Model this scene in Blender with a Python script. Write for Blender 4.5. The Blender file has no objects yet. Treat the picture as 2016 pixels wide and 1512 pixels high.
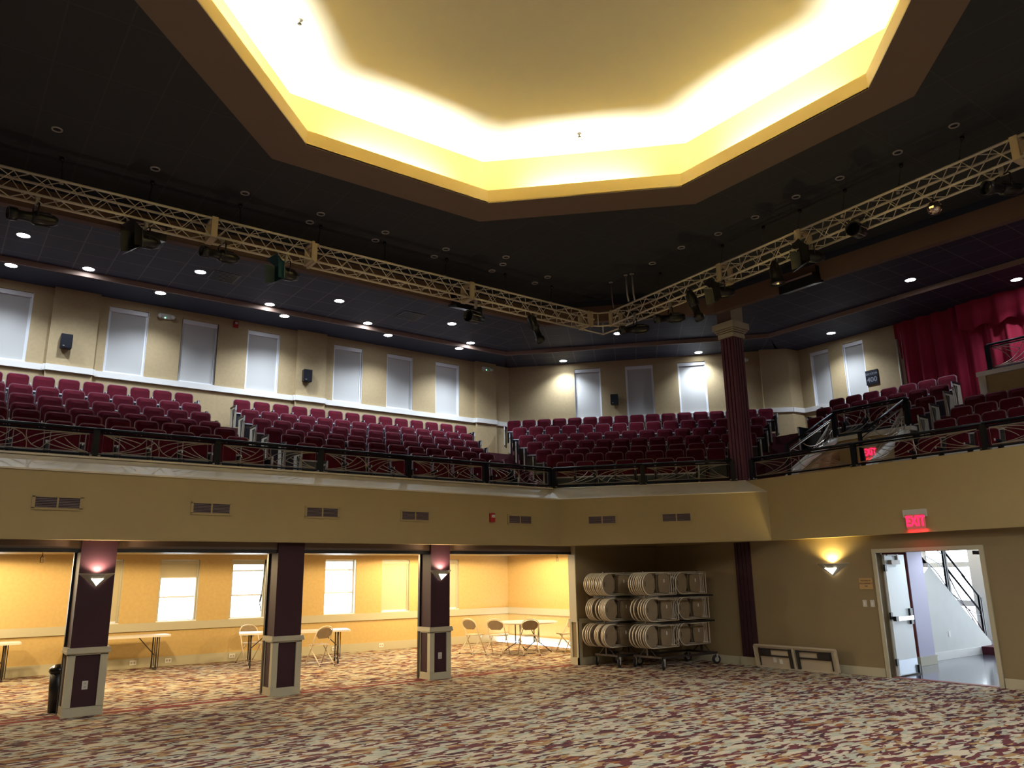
import bpy, bmesh, math, random
from mathutils import Vector, Matrix
random.seed(7)
PI = math.pi
C = bpy.context.scene.collection
S = bpy.context.scene
# ------------------------------------------------------------------ camera, world, exposure
cam = bpy.data.cameras.new('camera'); cam.sensor_width = 36.0; cam.lens = 1536.84/2016*36.0; cam.clip_end = 200
camo = bpy.data.objects.new('camera', cam); C.objects.link(camo)
camo.matrix_world = Matrix.Translation((0, 0, 1.84)) @ Matrix.Rotation(-0.63981111, 4, 'Z') @ Matrix.Rotation(PI/2+0.24299277, 4, 'X') @ Matrix.Rotation(-0.01682601, 4, 'Z')
S.camera = camo
S.view_settings.view_transform = 'Standard'; S.view_settings.look = 'None'
S.view_settings.exposure = 0.0; S.view_settings.gamma = 1.0; S.view_settings.use_curve_mapping = False
W = bpy.data.worlds.new('sky'); S.world = W; W.use_nodes = True
bg = W.node_tree.nodes['Background']; bg.inputs[0].default_value = (0.80, 0.90, 1.0, 1); bg.inputs[1].default_value = 9.0

def light(kind, loc, energy, color, rot=(0, 0, 0), **kw):
    l = bpy.data.lights.new(kind.lower()+'_light', kind); l.energy = energy; l.color = color
    for k, v in kw.items(): setattr(l, k, v)
    o = bpy.data.objects.new(kind.lower()+'_light', l); o.location = loc; o.rotation_euler = rot; C.objects.link(o); return o
COOL = (0.80, 0.89, 1.0); WARM = (1.0, 0.74, 0.38); COVE = (0.97, 1.0, 0.90)
E_CAN = 330; E_HALL = 720; E_COVE = 95; E_ROOM = 285; E_SCONCE = 48
OCX, OCY = 5.33, 6.03                     # centre of the octagonal ceiling coffer
# fluorescent strips in the cove trough, one per side of the octagon
for i in range(8):
    a = i*PI/4
    light('AREA', (OCX+4.07*math.cos(a), OCY+4.07*math.sin(a), 8.10), E_COVE, COVE, (PI, 0, a+PI/2), shape='RECTANGLE', size=1.9, size_y=0.08)
# ------------------------------------------------------------------ materials
def mat(name, col, rough=0.6, metal=0.0, emit=None, estr=0.0, spec=0.5, bump=0.0, bscale=60, var=0.0, vscale=3.0):
    m = bpy.data.materials.new(name); m.use_nodes = True
    nt = m.node_tree; b = nt.nodes['Principled BSDF']
    b.inputs['Base Color'].default_value = (*col, 1); b.inputs['Roughness'].default_value = rough; b.inputs['Metallic'].default_value = metal
    b.inputs['Specular IOR Level'].default_value = spec
    if emit: b.inputs['Emission Color'].default_value = (*emit, 1); b.inputs['Emission Strength'].default_value = estr
    tc = nt.nodes.new('ShaderNodeTexCoord')
    if bump > 0:
        n = nt.nodes.new('ShaderNodeTexNoise'); n.inputs['Scale'].default_value = bscale; n.inputs['Detail'].default_value = 3
        bp = nt.nodes.new('ShaderNodeBump'); bp.inputs['Strength'].default_value = bump; bp.inputs['Distance'].default_value = 0.01
        nt.links.new(tc.outputs['Object'], n.inputs['Vector']); nt.links.new(n.outputs['Fac'], bp.inputs['Height']); nt.links.new(bp.outputs['Normal'], b.inputs['Normal'])
    if var > 0:
        n = nt.nodes.new('ShaderNodeTexNoise'); n.inputs['Scale'].default_value = vscale; n.inputs['Detail'].default_value = 4
        r = nt.nodes.new('ShaderNodeValToRGB')
        r.color_ramp.elements[0].position = 0.3; r.color_ramp.elements[0].color = tuple(c*(1-var) for c in col)+(1,)
        r.color_ramp.elements[1].position = 0.7; r.color_ramp.elements[1].color = tuple(min(1, c*(1+var)) for c in col)+(1,)
        nt.links.new(tc.outputs['Object'], n.inputs['Vector']); nt.links.new(n.outputs['Fac'], r.inputs['Fac']); nt.links.new(r.outputs['Color'], b.inputs['Base Color'])
    return m
M = {}
M['tan'] = mat('tan_wallpaper', (0.40, 0.305, 0.165), 0.75, bump=0.25, bscale=90, var=0.05, vscale=14)
M['fascia'] = mat('olive_tan_paint', (0.36, 0.275, 0.13), 0.6, spec=0.4, var=0.03, vscale=1.2)
M['ochre'] = mat('ochre_wallpaper', (0.52, 0.37, 0.155), 0.75, bump=0.25, bscale=90, var=0.05, vscale=14)
M['cream'] = mat('cream_trim_paint', (0.46, 0.43, 0.32), 0.45)
M['white'] = mat('white_trim_paint', (0.72, 0.72, 0.70), 0.45)
M['ledge'] = mat('pale_ledge_paint', (0.62, 0.55, 0.43), 0.5, var=0.04)
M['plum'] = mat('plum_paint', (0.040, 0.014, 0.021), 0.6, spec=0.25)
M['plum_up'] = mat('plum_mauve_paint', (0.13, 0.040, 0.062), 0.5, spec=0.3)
M['olive'] = mat('shaded_olive_tan_paint', (0.25, 0.19, 0.105), 0.65, spec=0.3, var=0.03, vscale=1.2)  # shade under the balcony put into the wall colour
M['strip'] = mat('light_brown_step_paint', (0.32, 0.22, 0.18), 0.6)
M['brown'] = mat('brown_band_paint', (0.13, 0.078, 0.062), 0.6)
M['coffer'] = mat('coffer_brown_paint', (0.16, 0.115, 0.085), 0.6)
M['yellow'] = mat('cove_yellow_paint', (0.72, 0.53, 0.17), 0.6)
M['dome'] = mat('cove_cream_paint', (0.60, 0.60, 0.53), 0.7)
M['navy'] = mat('navy_ceiling_paint', (0.014, 0.021, 0.040), 0.75)
M['black'] = mat('black_plastic', (0.008, 0.009, 0.012), 0.35)
M['blackmetal'] = mat('black_painted_metal', (0.010, 0.011, 0.014), 0.25, 0.3)
M['rail'] = mat('black_gloss_handrail', (0.004, 0.005, 0.008), 0.35, spec=0.2)
M['brass'] = mat('champagne_bar', (0.34, 0.29, 0.23), 0.4, 0.4)
M['chrome'] = mat('chrome', (0.75, 0.75, 0.76), 0.15, 1.0)
M['truss'] = mat('sanded_aluminium', (0.66, 0.62, 0.55), 0.42, 0.15)
M['plate'] = mat('aluminium_end_plate', (0.55, 0.47, 0.35), 0.55, 0.2)
M['velvet'] = mat('maroon_seat_fabric', (0.080, 0.006, 0.014), 0.95, spec=0.12, bump=0.3, bscale=160, var=0.15, vscale=9)
M['shell'] = mat('grey_seat_shell', (0.22, 0.15, 0.18), 0.35)
M['pan'] = mat('slate_seat_pan', (0.020, 0.026, 0.036), 0.4)
M['lip'] = mat('pale_lip_glint', (0.55, 0.57, 0.62), 0.35)  # pale colour stands in for the glint on seat and armrest edges
M['endcream'] = mat('cream_end_panel', (0.38, 0.35, 0.27), 0.5)
M['maroon_carpet'] = mat('maroon_stair_carpet', (0.075, 0.010, 0.020), 0.95, bump=0.4, bscale=200, var=0.35, vscale=60)
M['slate'] = mat('slate_riser_carpet', (0.03, 0.036, 0.048), 0.9)
M['shade'] = mat('roller_blind_cloth', (0.47, 0.47, 0.46), 0.9, bump=0.15, bscale=300)
M['shade_warm'] = mat('roller_blind_cloth_cream', (0.50, 0.44, 0.30), 0.9, bump=0.15, bscale=300)
M['frame'] = mat('white_window_frame', (0.70, 0.72, 0.76), 0.35)
M['darkgap'] = mat('dark_jamb', (0.10, 0.08, 0.05), 0.7)
M['lens'] = mat('can_light_lens', (1, 1, 1), 0.4, emit=(0.86, 0.93, 1.0), estr=45)
M['ring'] = mat('grey_can_ring', (0.30, 0.30, 0.31), 0.4)
M['glow'] = mat('sconce_lens', (1, 1, 0.95), 0.4, emit=(1.0, 0.97, 0.86), estr=5)
M['bulb'] = mat('warm_lamp_lens', (1, 1, 1), 0.4, emit=(1.0, 0.80, 0.50), estr=12)
M['sconce'] = mat('grey_sconce_plaster', (0.36, 0.34, 0.28), 0.5)
M['poly'] = mat('beige_chair_plastic', (0.50, 0.43, 0.33), 0.45)
M['polyback'] = mat('shaded_beige_chair_panel', (0.24, 0.18, 0.115), 0.5, var=0.12, vscale=6)  # darkened to carry the shadow in the gaps between stacked chairs
M['tube'] = mat('beige_tube_steel', (0.72, 0.64, 0.52), 0.3, 0.2)
M['tabletop'] = mat('pale_table_top', (0.70, 0.66, 0.62), 0.35)
M['greysteel'] = mat('brown_grey_leg_steel', (0.06, 0.05, 0.05), 0.35, 0.5)
M['rubber'] = mat('black_rubber', (0.012, 0.012, 0.012), 0.7)
M['hub'] = mat('grey_wheel_hub', (0.35, 0.33, 0.31), 0.4)
M['red'] = mat('red_alarm_plastic', (0.35, 0.01, 0.015), 0.35)
M['exitred'] = mat('lit_red_letters', (0.9, 0.02, 0.05), 0.4, emit=(1.0, 0.01, 0.06), estr=3.2)
M['exitface'] = mat('edge_lit_acrylic', (0.55, 0.25, 0.24), 0.2, emit=(1.0, 0.05, 0.08), estr=0.18)
M['offwhite'] = mat('off_white_plastic', (0.55, 0.54, 0.50), 0.4)
M['green'] = mat('green_indicator', (0.1, 0.9, 0.4), 0.4, emit=(0.15, 1.0, 0.45), estr=9)
M['curtain'] = mat('crimson_velvet_curtain', (0.30, 0.006, 0.035), 0.8, bump=0.2, bscale=120)
M['tan_sign'] = mat('brass_sign_plate', (0.42, 0.27, 0.13), 0.4, 0.2)
M['sign_ink'] = mat('brown_sign_lettering', (0.06, 0.022, 0.01), 0.5)
M['blacksign'] = mat('black_sign_board', (0.010, 0.011, 0.016), 0.3)
M['graphite'] = mat('grey_sign_lettering', (0.16, 0.17, 0.20), 0.4)
M['kick'] = mat('brushed_kick_plate', (0.45, 0.50, 0.58), 0.35, 0.6)
M['door'] = mat('white_door_paint', (0.66, 0.74, 0.78), 0.35)
M['lobbywall'] = mat('lobby_white_wall', (0.60, 0.62, 0.60), 0.6, var=0.03)
M['lavender'] = mat('lobby_lavender_paint', (0.45, 0.44, 0.62), 0.5)
M['redpaint'] = mat('lobby_brick_red_paint', (0.20, 0.035, 0.030), 0.5)
M['vent'] = mat('dark_vent_slot', (0.015, 0.012, 0.008), 0.6)
M['ballmirror'] = mat('mirror_tiles', (0.60, 0.50, 0.45), 0.06, 1.0)
M['glassdark'] = mat('dark_lamp_glass', (0.02, 0.02, 0.03), 0.08)
M['teal'] = mat('teal_gel_frame', (0.006, 0.05, 0.065), 0.4)

def carpet(name):
    m = bpy.data.materials.new(name); m.use_nodes = True; nt = m.node_tree; L = nt.links.new
    b = nt.nodes['Principled BSDF']; b.inputs['Roughness'].default_value = 0.95; b.inputs['Specular IOR Level'].default_value = 0.15
    tc = nt.nodes.new('ShaderNodeTexCoord')
    def ramp(stops, const=True):
        r = nt.nodes.new('ShaderNodeValToRGB'); r.color_ramp.interpolation = 'CONSTANT' if const else 'LINEAR'
        e = r.color_ramp.elements
        e[0].position = stops[0][0]; e[0].color = (*stops[0][1], 1); e[1].position = stops[1][0]; e[1].color = (*stops[1][1], 1)
        for p, c in stops[2:]:
            x = e.new(p); x.color = (*c, 1)
        return r
    mp = nt.nodes.new('ShaderNodeMapping'); mp.inputs['Rotation'].default_value = (0, 0, 0.62); mp.inputs['Scale'].default_value = (3.9, 8.5, 1)
    L(tc.outputs['Object'], mp.inputs['Vector'])
    nz = nt.nodes.new('ShaderNodeTexNoise'); nz.inputs['Scale'].default_value = 1.5; nz.inputs['Detail'].default_value = 3
    L(mp.outputs[0], nz.inputs['Vector'])
    ad = nt.nodes.new('ShaderNodeVectorMath'); ad.operation = 'MULTIPLY_ADD'; ad.inputs[1].default_value = (0.9, 0.9, 0)
    L(nz.outputs['Color'], ad.inputs[0]); L(mp.outputs[0], ad.inputs[2])
    v1 = nt.nodes.new('ShaderNodeTexVoronoi'); v1.inputs['Scale'].default_value = 1.25; L(ad.outputs[0], v1.inputs['Vector'])
    mar, dmar, crm, sage, tan, org = (0.125, 0.035, 0.042), (0.060, 0.020, 0.030), (0.50, 0.44, 0.34), (0.36, 0.365, 0.30), (0.33, 0.21, 0.10), (0.26, 0.10, 0.035)
    r1 = ramp([(0, mar), (0.20, sage), (0.38, dmar), (0.50, crm), (0.62, mar), (0.74, tan), (0.86, sage), (0.94, org)])
    sp = nt.nodes.new('ShaderNodeSeparateColor'); L(v1.outputs['Color'], sp.inputs[0]); L(sp.outputs[0], r1.inputs['Fac'])
    mp2 = nt.nodes.new('ShaderNodeMapping'); mp2.inputs['Rotation'].default_value = (0, 0, 0.35); mp2.inputs['Scale'].default_value = (7.5, 21, 1)
    L(tc.outputs['Object'], mp2.inputs['Vector'])
    ad2 = nt.nodes.new('ShaderNodeVectorMath'); ad2.operation = 'MULTIPLY_ADD'; ad2.inputs[1].default_value = (1.4, 1.4, 0)
    L(nz.outputs['Color'], ad2.inputs[0]); L(mp2.outputs[0], ad2.inputs[2])
    v2 = nt.nodes.new('ShaderNodeTexVoronoi'); v2.inputs['Scale'].default_value = 1.0; L(ad2.outputs[0], v2.inputs['Vector'])
    sp2 = nt.nodes.new('ShaderNodeSeparateColor'); L(v2.outputs['Color'], sp2.inputs[0])
    r2 = ramp([(0, crm), (0.28, mar), (0.45, sage), (0.60, dmar), (0.72, tan), (0.84, crm)])
    L(sp2.outputs[1], r2.inputs['Fac'])
    gt = nt.nodes.new('ShaderNodeMath'); gt.operation = 'GREATER_THAN'; gt.inputs[1].default_value = 0.52; L(sp2.outputs[2], gt.inputs[0])
    mx = nt.nodes.new('ShaderNodeMix'); mx.data_type = 'RGBA'; L(gt.outputs[0], mx.inputs[0]); L(r1.outputs[0], mx.inputs[6]); L(r2.outputs[0], mx.inputs[7])
    # the red border stripe between the hall and the side room
    sx = nt.nodes.new('ShaderNodeSeparateXYZ'); L(tc.outputs['Object'], sx.inputs[0])
    def band(lo, hi):
        a = nt.nodes.new('ShaderNodeMath'); a.operation = 'GREATER_THAN'; a.inputs[1].default_value = lo; L(sx.outputs[1], a.inputs[0])
        c = nt.nodes.new('ShaderNodeMath'); c.operation = 'LESS_THAN'; c.inputs[1].default_value = hi; L(sx.outputs[1], c.inputs[0])
        d = nt.nodes.new('ShaderNodeMath'); d.operation = 'MULTIPLY'; L(a.outputs[0], d.inputs[0]); L(c.outputs[0], d.inputs[1]); return d
    b1 = band(13.42, 13.58); b2 = band(13.72, 13.80); ba = nt.nodes.new('ShaderNodeMath'); ba.operation = 'ADD'; L(b1.outputs[0], ba.inputs[0]); L(b2.outputs[0], ba.inputs[1])
    mx2 = nt.nodes.new('ShaderNodeMix'); mx2.data_type = 'RGBA'; L(ba.outputs[0], mx2.inputs[0]); L(mx.outputs[2], mx2.inputs[6]); mx2.inputs[7].default_value = (0.20, 0.03, 0.035, 1)
    L(mx2.outputs[2], b.inputs['Base Color'])
    n3 = nt.nodes.new('ShaderNodeTexNoise'); n3.inputs['Scale'].default_value = 220; L(tc.outputs['Object'], n3.inputs['Vector'])
    bp = nt.nodes.new('ShaderNodeBump'); bp.inputs['Strength'].default_value = 0.4; bp.inputs['Distance'].default_value = 0.006; L(n3.outputs['Fac'], bp.inputs['Height']); L(bp.outputs['Normal'], b.inputs['Normal'])
    return m
M['carpet'] = carpet('brush_stroke_carpet')

def grid(name, base, line, cell, rot, lw=0.012, off=(0, 0)):
    """suspended ceiling tiles: thin pale tee bars on near-black tiles"""
    m = bpy.data.materials.new(name); m.use_nodes = True; nt = m.node_tree; L = nt.links.new
    b = nt.nodes['Principled BSDF']; b.inputs['Roughness'].default_value = 0.7
    tc = nt.nodes.new('ShaderNodeTexCoord'); mp = nt.nodes.new('ShaderNodeMapping'); mp.inputs['Rotation'].default_value = (0, 0, rot); mp.inputs['Location'].default_value = (off[0], off[1], 0)
    L(tc.outputs['Object'], mp.inputs['Vector'])
    br = nt.nodes.new('ShaderNodeTexBrick'); br.offset = 0; br.squash = 1
    br.inputs['Scale'].default_value = 1; br.inputs['Brick Width'].default_value = cell[0]; br.inputs['Row Height'].default_value = cell[1]
    br.inputs['Mortar Size'].default_value = lw; br.inputs['Mortar Smooth'].default_value = 0
    br.inputs['Color1'].default_value = (*base, 1); br.inputs['Color2'].default_value = tuple(c*0.9 for c in base)+(1,); br.inputs['Mortar'].default_value = (*line, 1)
    L(mp.outputs[0], br.inputs['Vector']); L(br.outputs['Color'], b.inputs['Base Color'])
    return m
M['tile'] = grid('navy_ceiling_tiles', (0.017, 0.022, 0.045), (0.085, 0.085, 0.095), (0.665, 0.665), 0, 0.012, (-0.52, -0.43))
M['tile45'] = grid('navy_ceiling_tiles_turned', (0.017, 0.022, 0.040), (0.085, 0.085, 0.095), (0.64, 0.64), PI/4, 0.012, (0.2, 0.1))
M['tile_in'] = grid('charcoal_ceiling_tiles', (0.020, 0.025, 0.033), (0.036, 0.038, 0.042), (1.22, 0.62), PI/2, 0.010, (0.1, 0.12))
def polished():
    m = mat('polished_lobby_floor', (0.07, 0.075, 0.11), 0.14, var=0.25, vscale=1.5); return m
M['lobbyfloor'] = polished()
def glass():
    m = bpy.data.materials.new('window_glass'); m.use_nodes = True; nt = m.node_tree; nt.nodes.clear()
    o = nt.nodes.new('ShaderNodeOutputMaterial'); t = nt.nodes.new('ShaderNodeBsdfTransparent'); g = nt.nodes.new('ShaderNodeBsdfGlossy'); g.inputs['Roughness'].default_value = 0.02
    mx = nt.nodes.new('ShaderNodeMixShader'); mx.inputs[0].default_value = 0.06
    nt.links.new(t.outputs[0], mx.inputs[1]); nt.links.new(g.outputs[0], mx.inputs[2]); nt.links.new(mx.outputs[0], o.inputs[0]); return m
M['glass'] = glass()
# ------------------------------------------------------------------ mesh builder
class MB:
    def __init__(s): s.v = []; s.f = []; s.m = []; s.mats = []; s.sm = []
    def _mi(s, m):
        if m == 'x': m = ''
        if m not in s.mats: s.mats.append(m)
        return s.mats.index(m)
    def add(s, vs, fs, m='', T=None, smooth=False):
        o = len(s.v); i = s._mi(m)
        for v in vs:
            v = Vector(v); s.v.append(tuple(T @ v if T else v))
        for f in fs: s.f.append(tuple(o+k for k in f)); s.m.append(i); s.sm.append(smooth)
    def box(s, a, b, m='', T=None):
        (x0, y0, z0), (x1, y1, z1) = a, b
        x0, x1 = min(x0, x1), max(x0, x1); y0, y1 = min(y0, y1), max(y0, y1); z0, z1 = min(z0, z1), max(z0, z1)
        s.add([(x0, y0, z0), (x1, y0, z0), (x1, y1, z0), (x0, y1, z0), (x0, y0, z1), (x1, y0, z1), (x1, y1, z1), (x0, y1, z1)],
              [(0, 3, 2, 1), (4, 5, 6, 7), (0, 1, 5, 4), (1, 2, 6, 5), (2, 3, 7, 6), (3, 0, 4, 7)], m, T)
    def prism(s, poly, z0, z1, m='', T=None):
        n = len(poly); ar = sum(poly[i][0]*poly[(i+1) % n][1]-poly[(i+1) % n][0]*poly[i][1] for i in range(n))
        if ar < 0: poly = poly[::-1]
        s.add([(x, y, z0) for x, y in poly]+[(x, y, z1) for x, y in poly],
              [tuple(range(n))[::-1], tuple(range(n, 2*n))]+[(i, (i+1) % n, n+(i+1) % n, n+i) for i in range(n)], m, T)
    def hull(s, vs, m='', T=None):
        bm = bmesh.new()
        for v in vs: bm.verts.new(v)
        r = bmesh.ops.convex_hull(bm, input=bm.verts)
        bm.verts.index_update(); bm.normal_update()
        s.add([v.co[:] for v in bm.verts], [tuple(v.index for v in f.verts) for f in bm.faces], m, T); bm.free()
    def tube(s, pts, r, m='', n=6, T=None, closed=False, caps=True):
        pts = [Vector(p) for p in pts]; N = len(pts); vs = []; fs = []
        up = None
        for i, p in enumerate(pts):
            if closed: d = pts[(i+1) % N]-pts[i-1]
            else: d = pts[min(i+1, N-1)]-pts[max(i-1, 0)]
            d.normalize()
            if up is None: up = Vector((0, 0, 1)) if abs(d.z) < 0.9 else Vector((1, 0, 0))
            u = d.cross(up)
            if u.length < 1e-4: u = d.orthogonal()
            u.normalize(); w = u.cross(d).normalized(); up = w
            rr = r[i] if isinstance(r, (list, tuple)) else r
            for k in range(n):
                a = 2*PI*k/n; vs.append(p+u*math.cos(a)*rr+w*math.sin(a)*rr)
        for i in range(N if closed else N-1):
            j = (i+1) % N
            for k in range(n): fs.append((i*n+k, i*n+(k+1) % n, j*n+(k+1) % n, j*n+k))
        if caps and not closed: fs.append(tuple(range(n))[::-1]); fs.append(tuple(range((N-1)*n, N*n)))
        s.add(vs, [f[::-1] for f in fs], m, T, n > 5)
    def lathe(s, prof, m='', n=16, T=None, smooth=True):
        vs = []; fs = []
        for r, z in prof:
            for k in range(n): a = 2*PI*k/n; vs.append((r*math.cos(a), r*math.sin(a), z))
        for i in range(len(prof)-1):
            for k in range(n): fs.append((i*n+k, i*n+(k+1) % n, (i+1)*n+(k+1) % n, (i+1)*n+k))
        s.add(vs, fs, m, T, smooth)
    def rrect(s, w, z0, z1, r, y0, y1, m='', T=None, seg=4, puff=0.0):
        """rounded rectangle in the xz plane extruded between y0 (front) and y1"""
        P = []
        for cx, cz, a0 in ((w/2-r, z1-r, 0), (-w/2+r, z1-r, PI/2), (-w/2+r, z0+r, PI), (w/2-r, z0+r, 3*PI/2)):
            for k in range(seg+1): a = a0+k*PI/2/seg; P.append((cx+r*math.cos(a), cz+r*math.sin(a)))
        n = len(P); cz = (z0+z1)/2
        e = min(r*0.5, 0.02)
        def ring(y, k): return [(x*(1-k/(w/2)), y, cz+(z-cz)*(1-k/((z1-z0)/2))) for x, z in P]
        R = [ring(y1, 0), ring(y0+(e if puff else 0), 0)]
        if puff: R += [ring(y0, e), ring(y0-puff, w*0.22)]
        vs = [v for q in R for v in q]; fs = [tuple(range(n))[::-1]]
        for i in range(len(R)-1):
            for k in range(n): fs.append((i*n+k, i*n+(k+1) % n, (i+1)*n+(k+1) % n, (i+1)*n+k))
        fs.append(tuple(range((len(R)-1)*n, len(R)*n)))
        s.add(vs, [f[::-1] for f in fs], m, T, False)
    def mesh(s, name):
        me = bpy.data.meshes.new(name); me.from_pydata(s.v, [], s.f)
        for k in s.mats: me.materials.append(M.get(k or 'tube'))
        me.polygons.foreach_set('material_index', s.m); me.polygons.foreach_set('use_smooth', s.sm); me.update(); return me
    def build(s, name, m=None, parent=None):
        if m: s.mats = [m if k == '' else k for k in s.mats]
        o = bpy.data.objects.new(name, s.mesh(name)); C.objects.link(o)
        if parent: o.parent = parent
        return o
def tag(o, label, cat, group=None, kind=None):
    if label: o['label'] = label
    if cat: o['category'] = cat
    if group: o['group'] = group
    if kind: o['kind'] = kind
    return o
def struct(o): o['kind'] = 'structure'; return o
def thing(name, label, cat, loc=(0, 0, 0), rz=0, group=None):
    o = bpy.data.objects.new(name, None); C.objects.link(o); o.empty_display_size = 0.1
    o.location = loc; o.rotation_euler = (0, 0, rz); return tag(o, label, cat, group)
def part(mb, name, m, parent, **kw):
    o = mb.build(name, m, parent)
    for k, v in kw.items(): o[k] = v
    return o
def dup(root, loc=None, rz=None, label=None, group=None):
    r = root.copy(); C.objects.link(r)
    if loc is not None: r.location = loc
    if rz is not None: r.rotation_euler = (0, 0, rz)
    if label: r['label'] = label
    if group: r['group'] = group
    for ch in root.children:
        c = ch.copy(); C.objects.link(c); c.parent = r
        for g in ch.children:
            d = g.copy(); C.objects.link(d); d.parent = c
    return r
def B(a, b, m='x'):
    k = MB(); k.box(a, b); return k
ORD = ['first', 'second', 'third', 'fourth', 'fifth', 'sixth', 'seventh', 'eighth', 'ninth', 'tenth', 'eleventh', 'twelfth', 'thirteenth', 'fourteenth', 'fifteenth', 'sixteenth', 'seventeenth', 'eighteenth']
CARD = ['one', 'two', 'three', 'four', 'five', 'six', 'seven', 'eight', 'nine', 'ten', 'eleven', 'twelve', 'thirteen', 'fourteen', 'fifteen']

# ================================================================== SETTING
FX0, FY0 = -10.0, -8.0                         # far corner of the hall behind the camera
XR = 14.15; YW = 20.0
V1, E1 = (11.15, 13.3), (14.0, 9.97)           # corner fascia, plan
V2, E2 = (11.24, 13.68), (14.0, 10.47)         # corner rail, plan
def wall_holes(mb, a, b, z0, z1, th, holes, m=''):
    """wall along plan segment a-b, thickness th to the left of a->b, holes = (s0,s1,h0,h1)"""
    a = Vector((*a, 0)); b = Vector((*b, 0)); d = b-a; Ln = d.length
    T = Matrix.Translation(a) @ Matrix.Rotation(math.atan2(d.y, d.x), 4, 'Z')
    cuts = sorted(set([0, Ln]+[h[0] for h in holes]+[h[1] for h in holes]))
    for s0, s1 in zip(cuts, cuts[1:]):
        if s1-s0 < 1e-5: continue
        zz = [z0]
        for h in sorted([h for h in holes if h[0] <= s0+1e-4 and h[1] >= s1-1e-4], key=lambda h: h[2]):
            if h[2] > zz[-1]: mb.box((s0, 0, zz[-1]), (s1, th, h[2]), m, T)
            zz.append(h[3])
        if z1 > zz[-1]: mb.box((s0, 0, zz[-1]), (s1, th, z1), m, T)
    return T
# floors
k = MB(); k.box((FX0, FY0, -0.1), (XR, YW, 0)); struct(k.build('floor', 'carpet'))
k = MB(); k.box((XR, 1.0, -0.1), (24.5, 13.3, -0.002)); struct(k.build('floor_lobby', 'lobbyfloor'))
# back wall (upper and lower windows share the same axes)
WX = [(0.41, 1.29), (2.86, 3.75), (4.53, 5.43), (6.19, 7.06), (8.63, 9.52), (10.30, 11.17), (11.97, 12.82)]
LZ = (0.97, 2.38); UZ = (6.70, 8.35)
k = MB(); wall_holes(k, (FX0, YW), (14.75, YW), 0, 2.60, 0.28, [(a-FX0, b-FX0, *LZ) for a, b in WX]); struct(k.build('wall_back_lower', 'ochre'))
k = MB(); wall_holes(k, (FX0, YW), (14.75, YW), 2.60, 8.9, 0.28, [(a-FX0, b-FX0, *UZ) for a, b in WX]); struct(k.build('wall_back_upper', 'tan'))
# upper corner wall and upper right wall
CW0, CW1 = (14.75, 20.0), (20.30, 13.95)
cdir = Vector((CW1[0]-CW0[0], CW1[1]-CW0[1])); CL = cdir.length; cdir.normalize()
CWIN = [(2.16, 3.01), (3.80, 4.67), (5.44, 6.30)]
k = MB(); wall_holes(k, CW0, CW1, 2.6, 8.9, 0.28, [(a, b, *UZ) for a, b in CWIN]); struct(k.build('wall_corner_upper', 'tan'))
RX = 21.1
RWIN = [(12.42, 13.04), (11.33, 11.97)]
k = MB(); wall_holes(k, (RX, 13.45), (RX, 9.0), 2.6, 8.9, 0.28, [(13.45-b, 13.45-a, 6.65, 8.38) for a, b in RWIN]); struct(k.build('wall_right_upper', 'tan'))
k = MB(); k.prism([(20.0, 14.05), (20.62, 13.5), (RX+0.1, 13.42), (RX+0.3, 14.6), (20.6, 14.6)], 2.6, 8.9); struct(k.build('wall_corner_pier', 'tan'))
k = MB()
for a, b in ((1.68, 2.64), (7.52, 8.36), (13.39, 14.16)): k.box((a, YW-0.12, 2.6), (b, YW, 8.9))
struct(k.build('wall_back_piers', 'tan'))
k = MB(); k.box((21.7, FY0, 2.6), (22.0, 9.2, 8.9)); k.box((RX, 9.0, 2.6), (22.0, 9.2, 8.9)); struct(k.build('wall_right_far', 'tan'))
# hall walls behind the camera and the left end
k = MB(); k.box((FX0-0.3, FY0, 0), (FX0, YW+0.3, 9)); struct(k.build('wall_left_end', 'tan'))
k = MB(); k.box((FX0, FY0-0.3, 0), (22, FY0, 9)); struct(k.build('wall_stage', 'tan'))
# white sill bands on the upper walls
def band(pts, z0, z1, dep, m, name):
    k = MB()
    for (a, b) in zip(pts, pts[1:]):
        a3 = Vector((*a, 0)); b3 = Vector((*b, 0)); d = b3-a3
        T = Matrix.Translation(a3) @ Matrix.Rotation(math.atan2(d.y, d.x), 4, 'Z'); k.box((-0.005, -dep, z0), (d.length+0.005, 0.001, z1), '', T)
    return struct(k.build(name, m))
yw = YW-0.12
band([(FX0, YW), (1.68, YW), (1.68, yw), (2.64, yw), (2.64, YW), (7.52, YW), (7.52, yw), (8.36, yw), (8.36, YW), (13.39, YW), (13.39, yw), (14.16, yw), (14.16, YW), (14.75, YW), (20.0, 14.05+0.22), (20.0, 14.05), (20.62, 13.5), (RX, 13.42), (RX, 10.5)], 6.56, 6.70, 0.05, 'white', 'trim_1')
band([(FX0, YW), (14.6, YW)], 0.79, 0.97, 0.045, 'cream', 'trim_2')
band([(14.60, YW), (14.30, 13.62)], 0.79, 0.97, 0.045, 'cream', 'trim_3')
band([(FX0, YW), (14.6, YW)], 0, 0.21, 0.03, 'cream', 'baseboard_back')
band([(14.60, YW), (14.30, 13.62)], 0, 0.17, 0.03, 'cream', 'baseboard_side_room')
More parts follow.
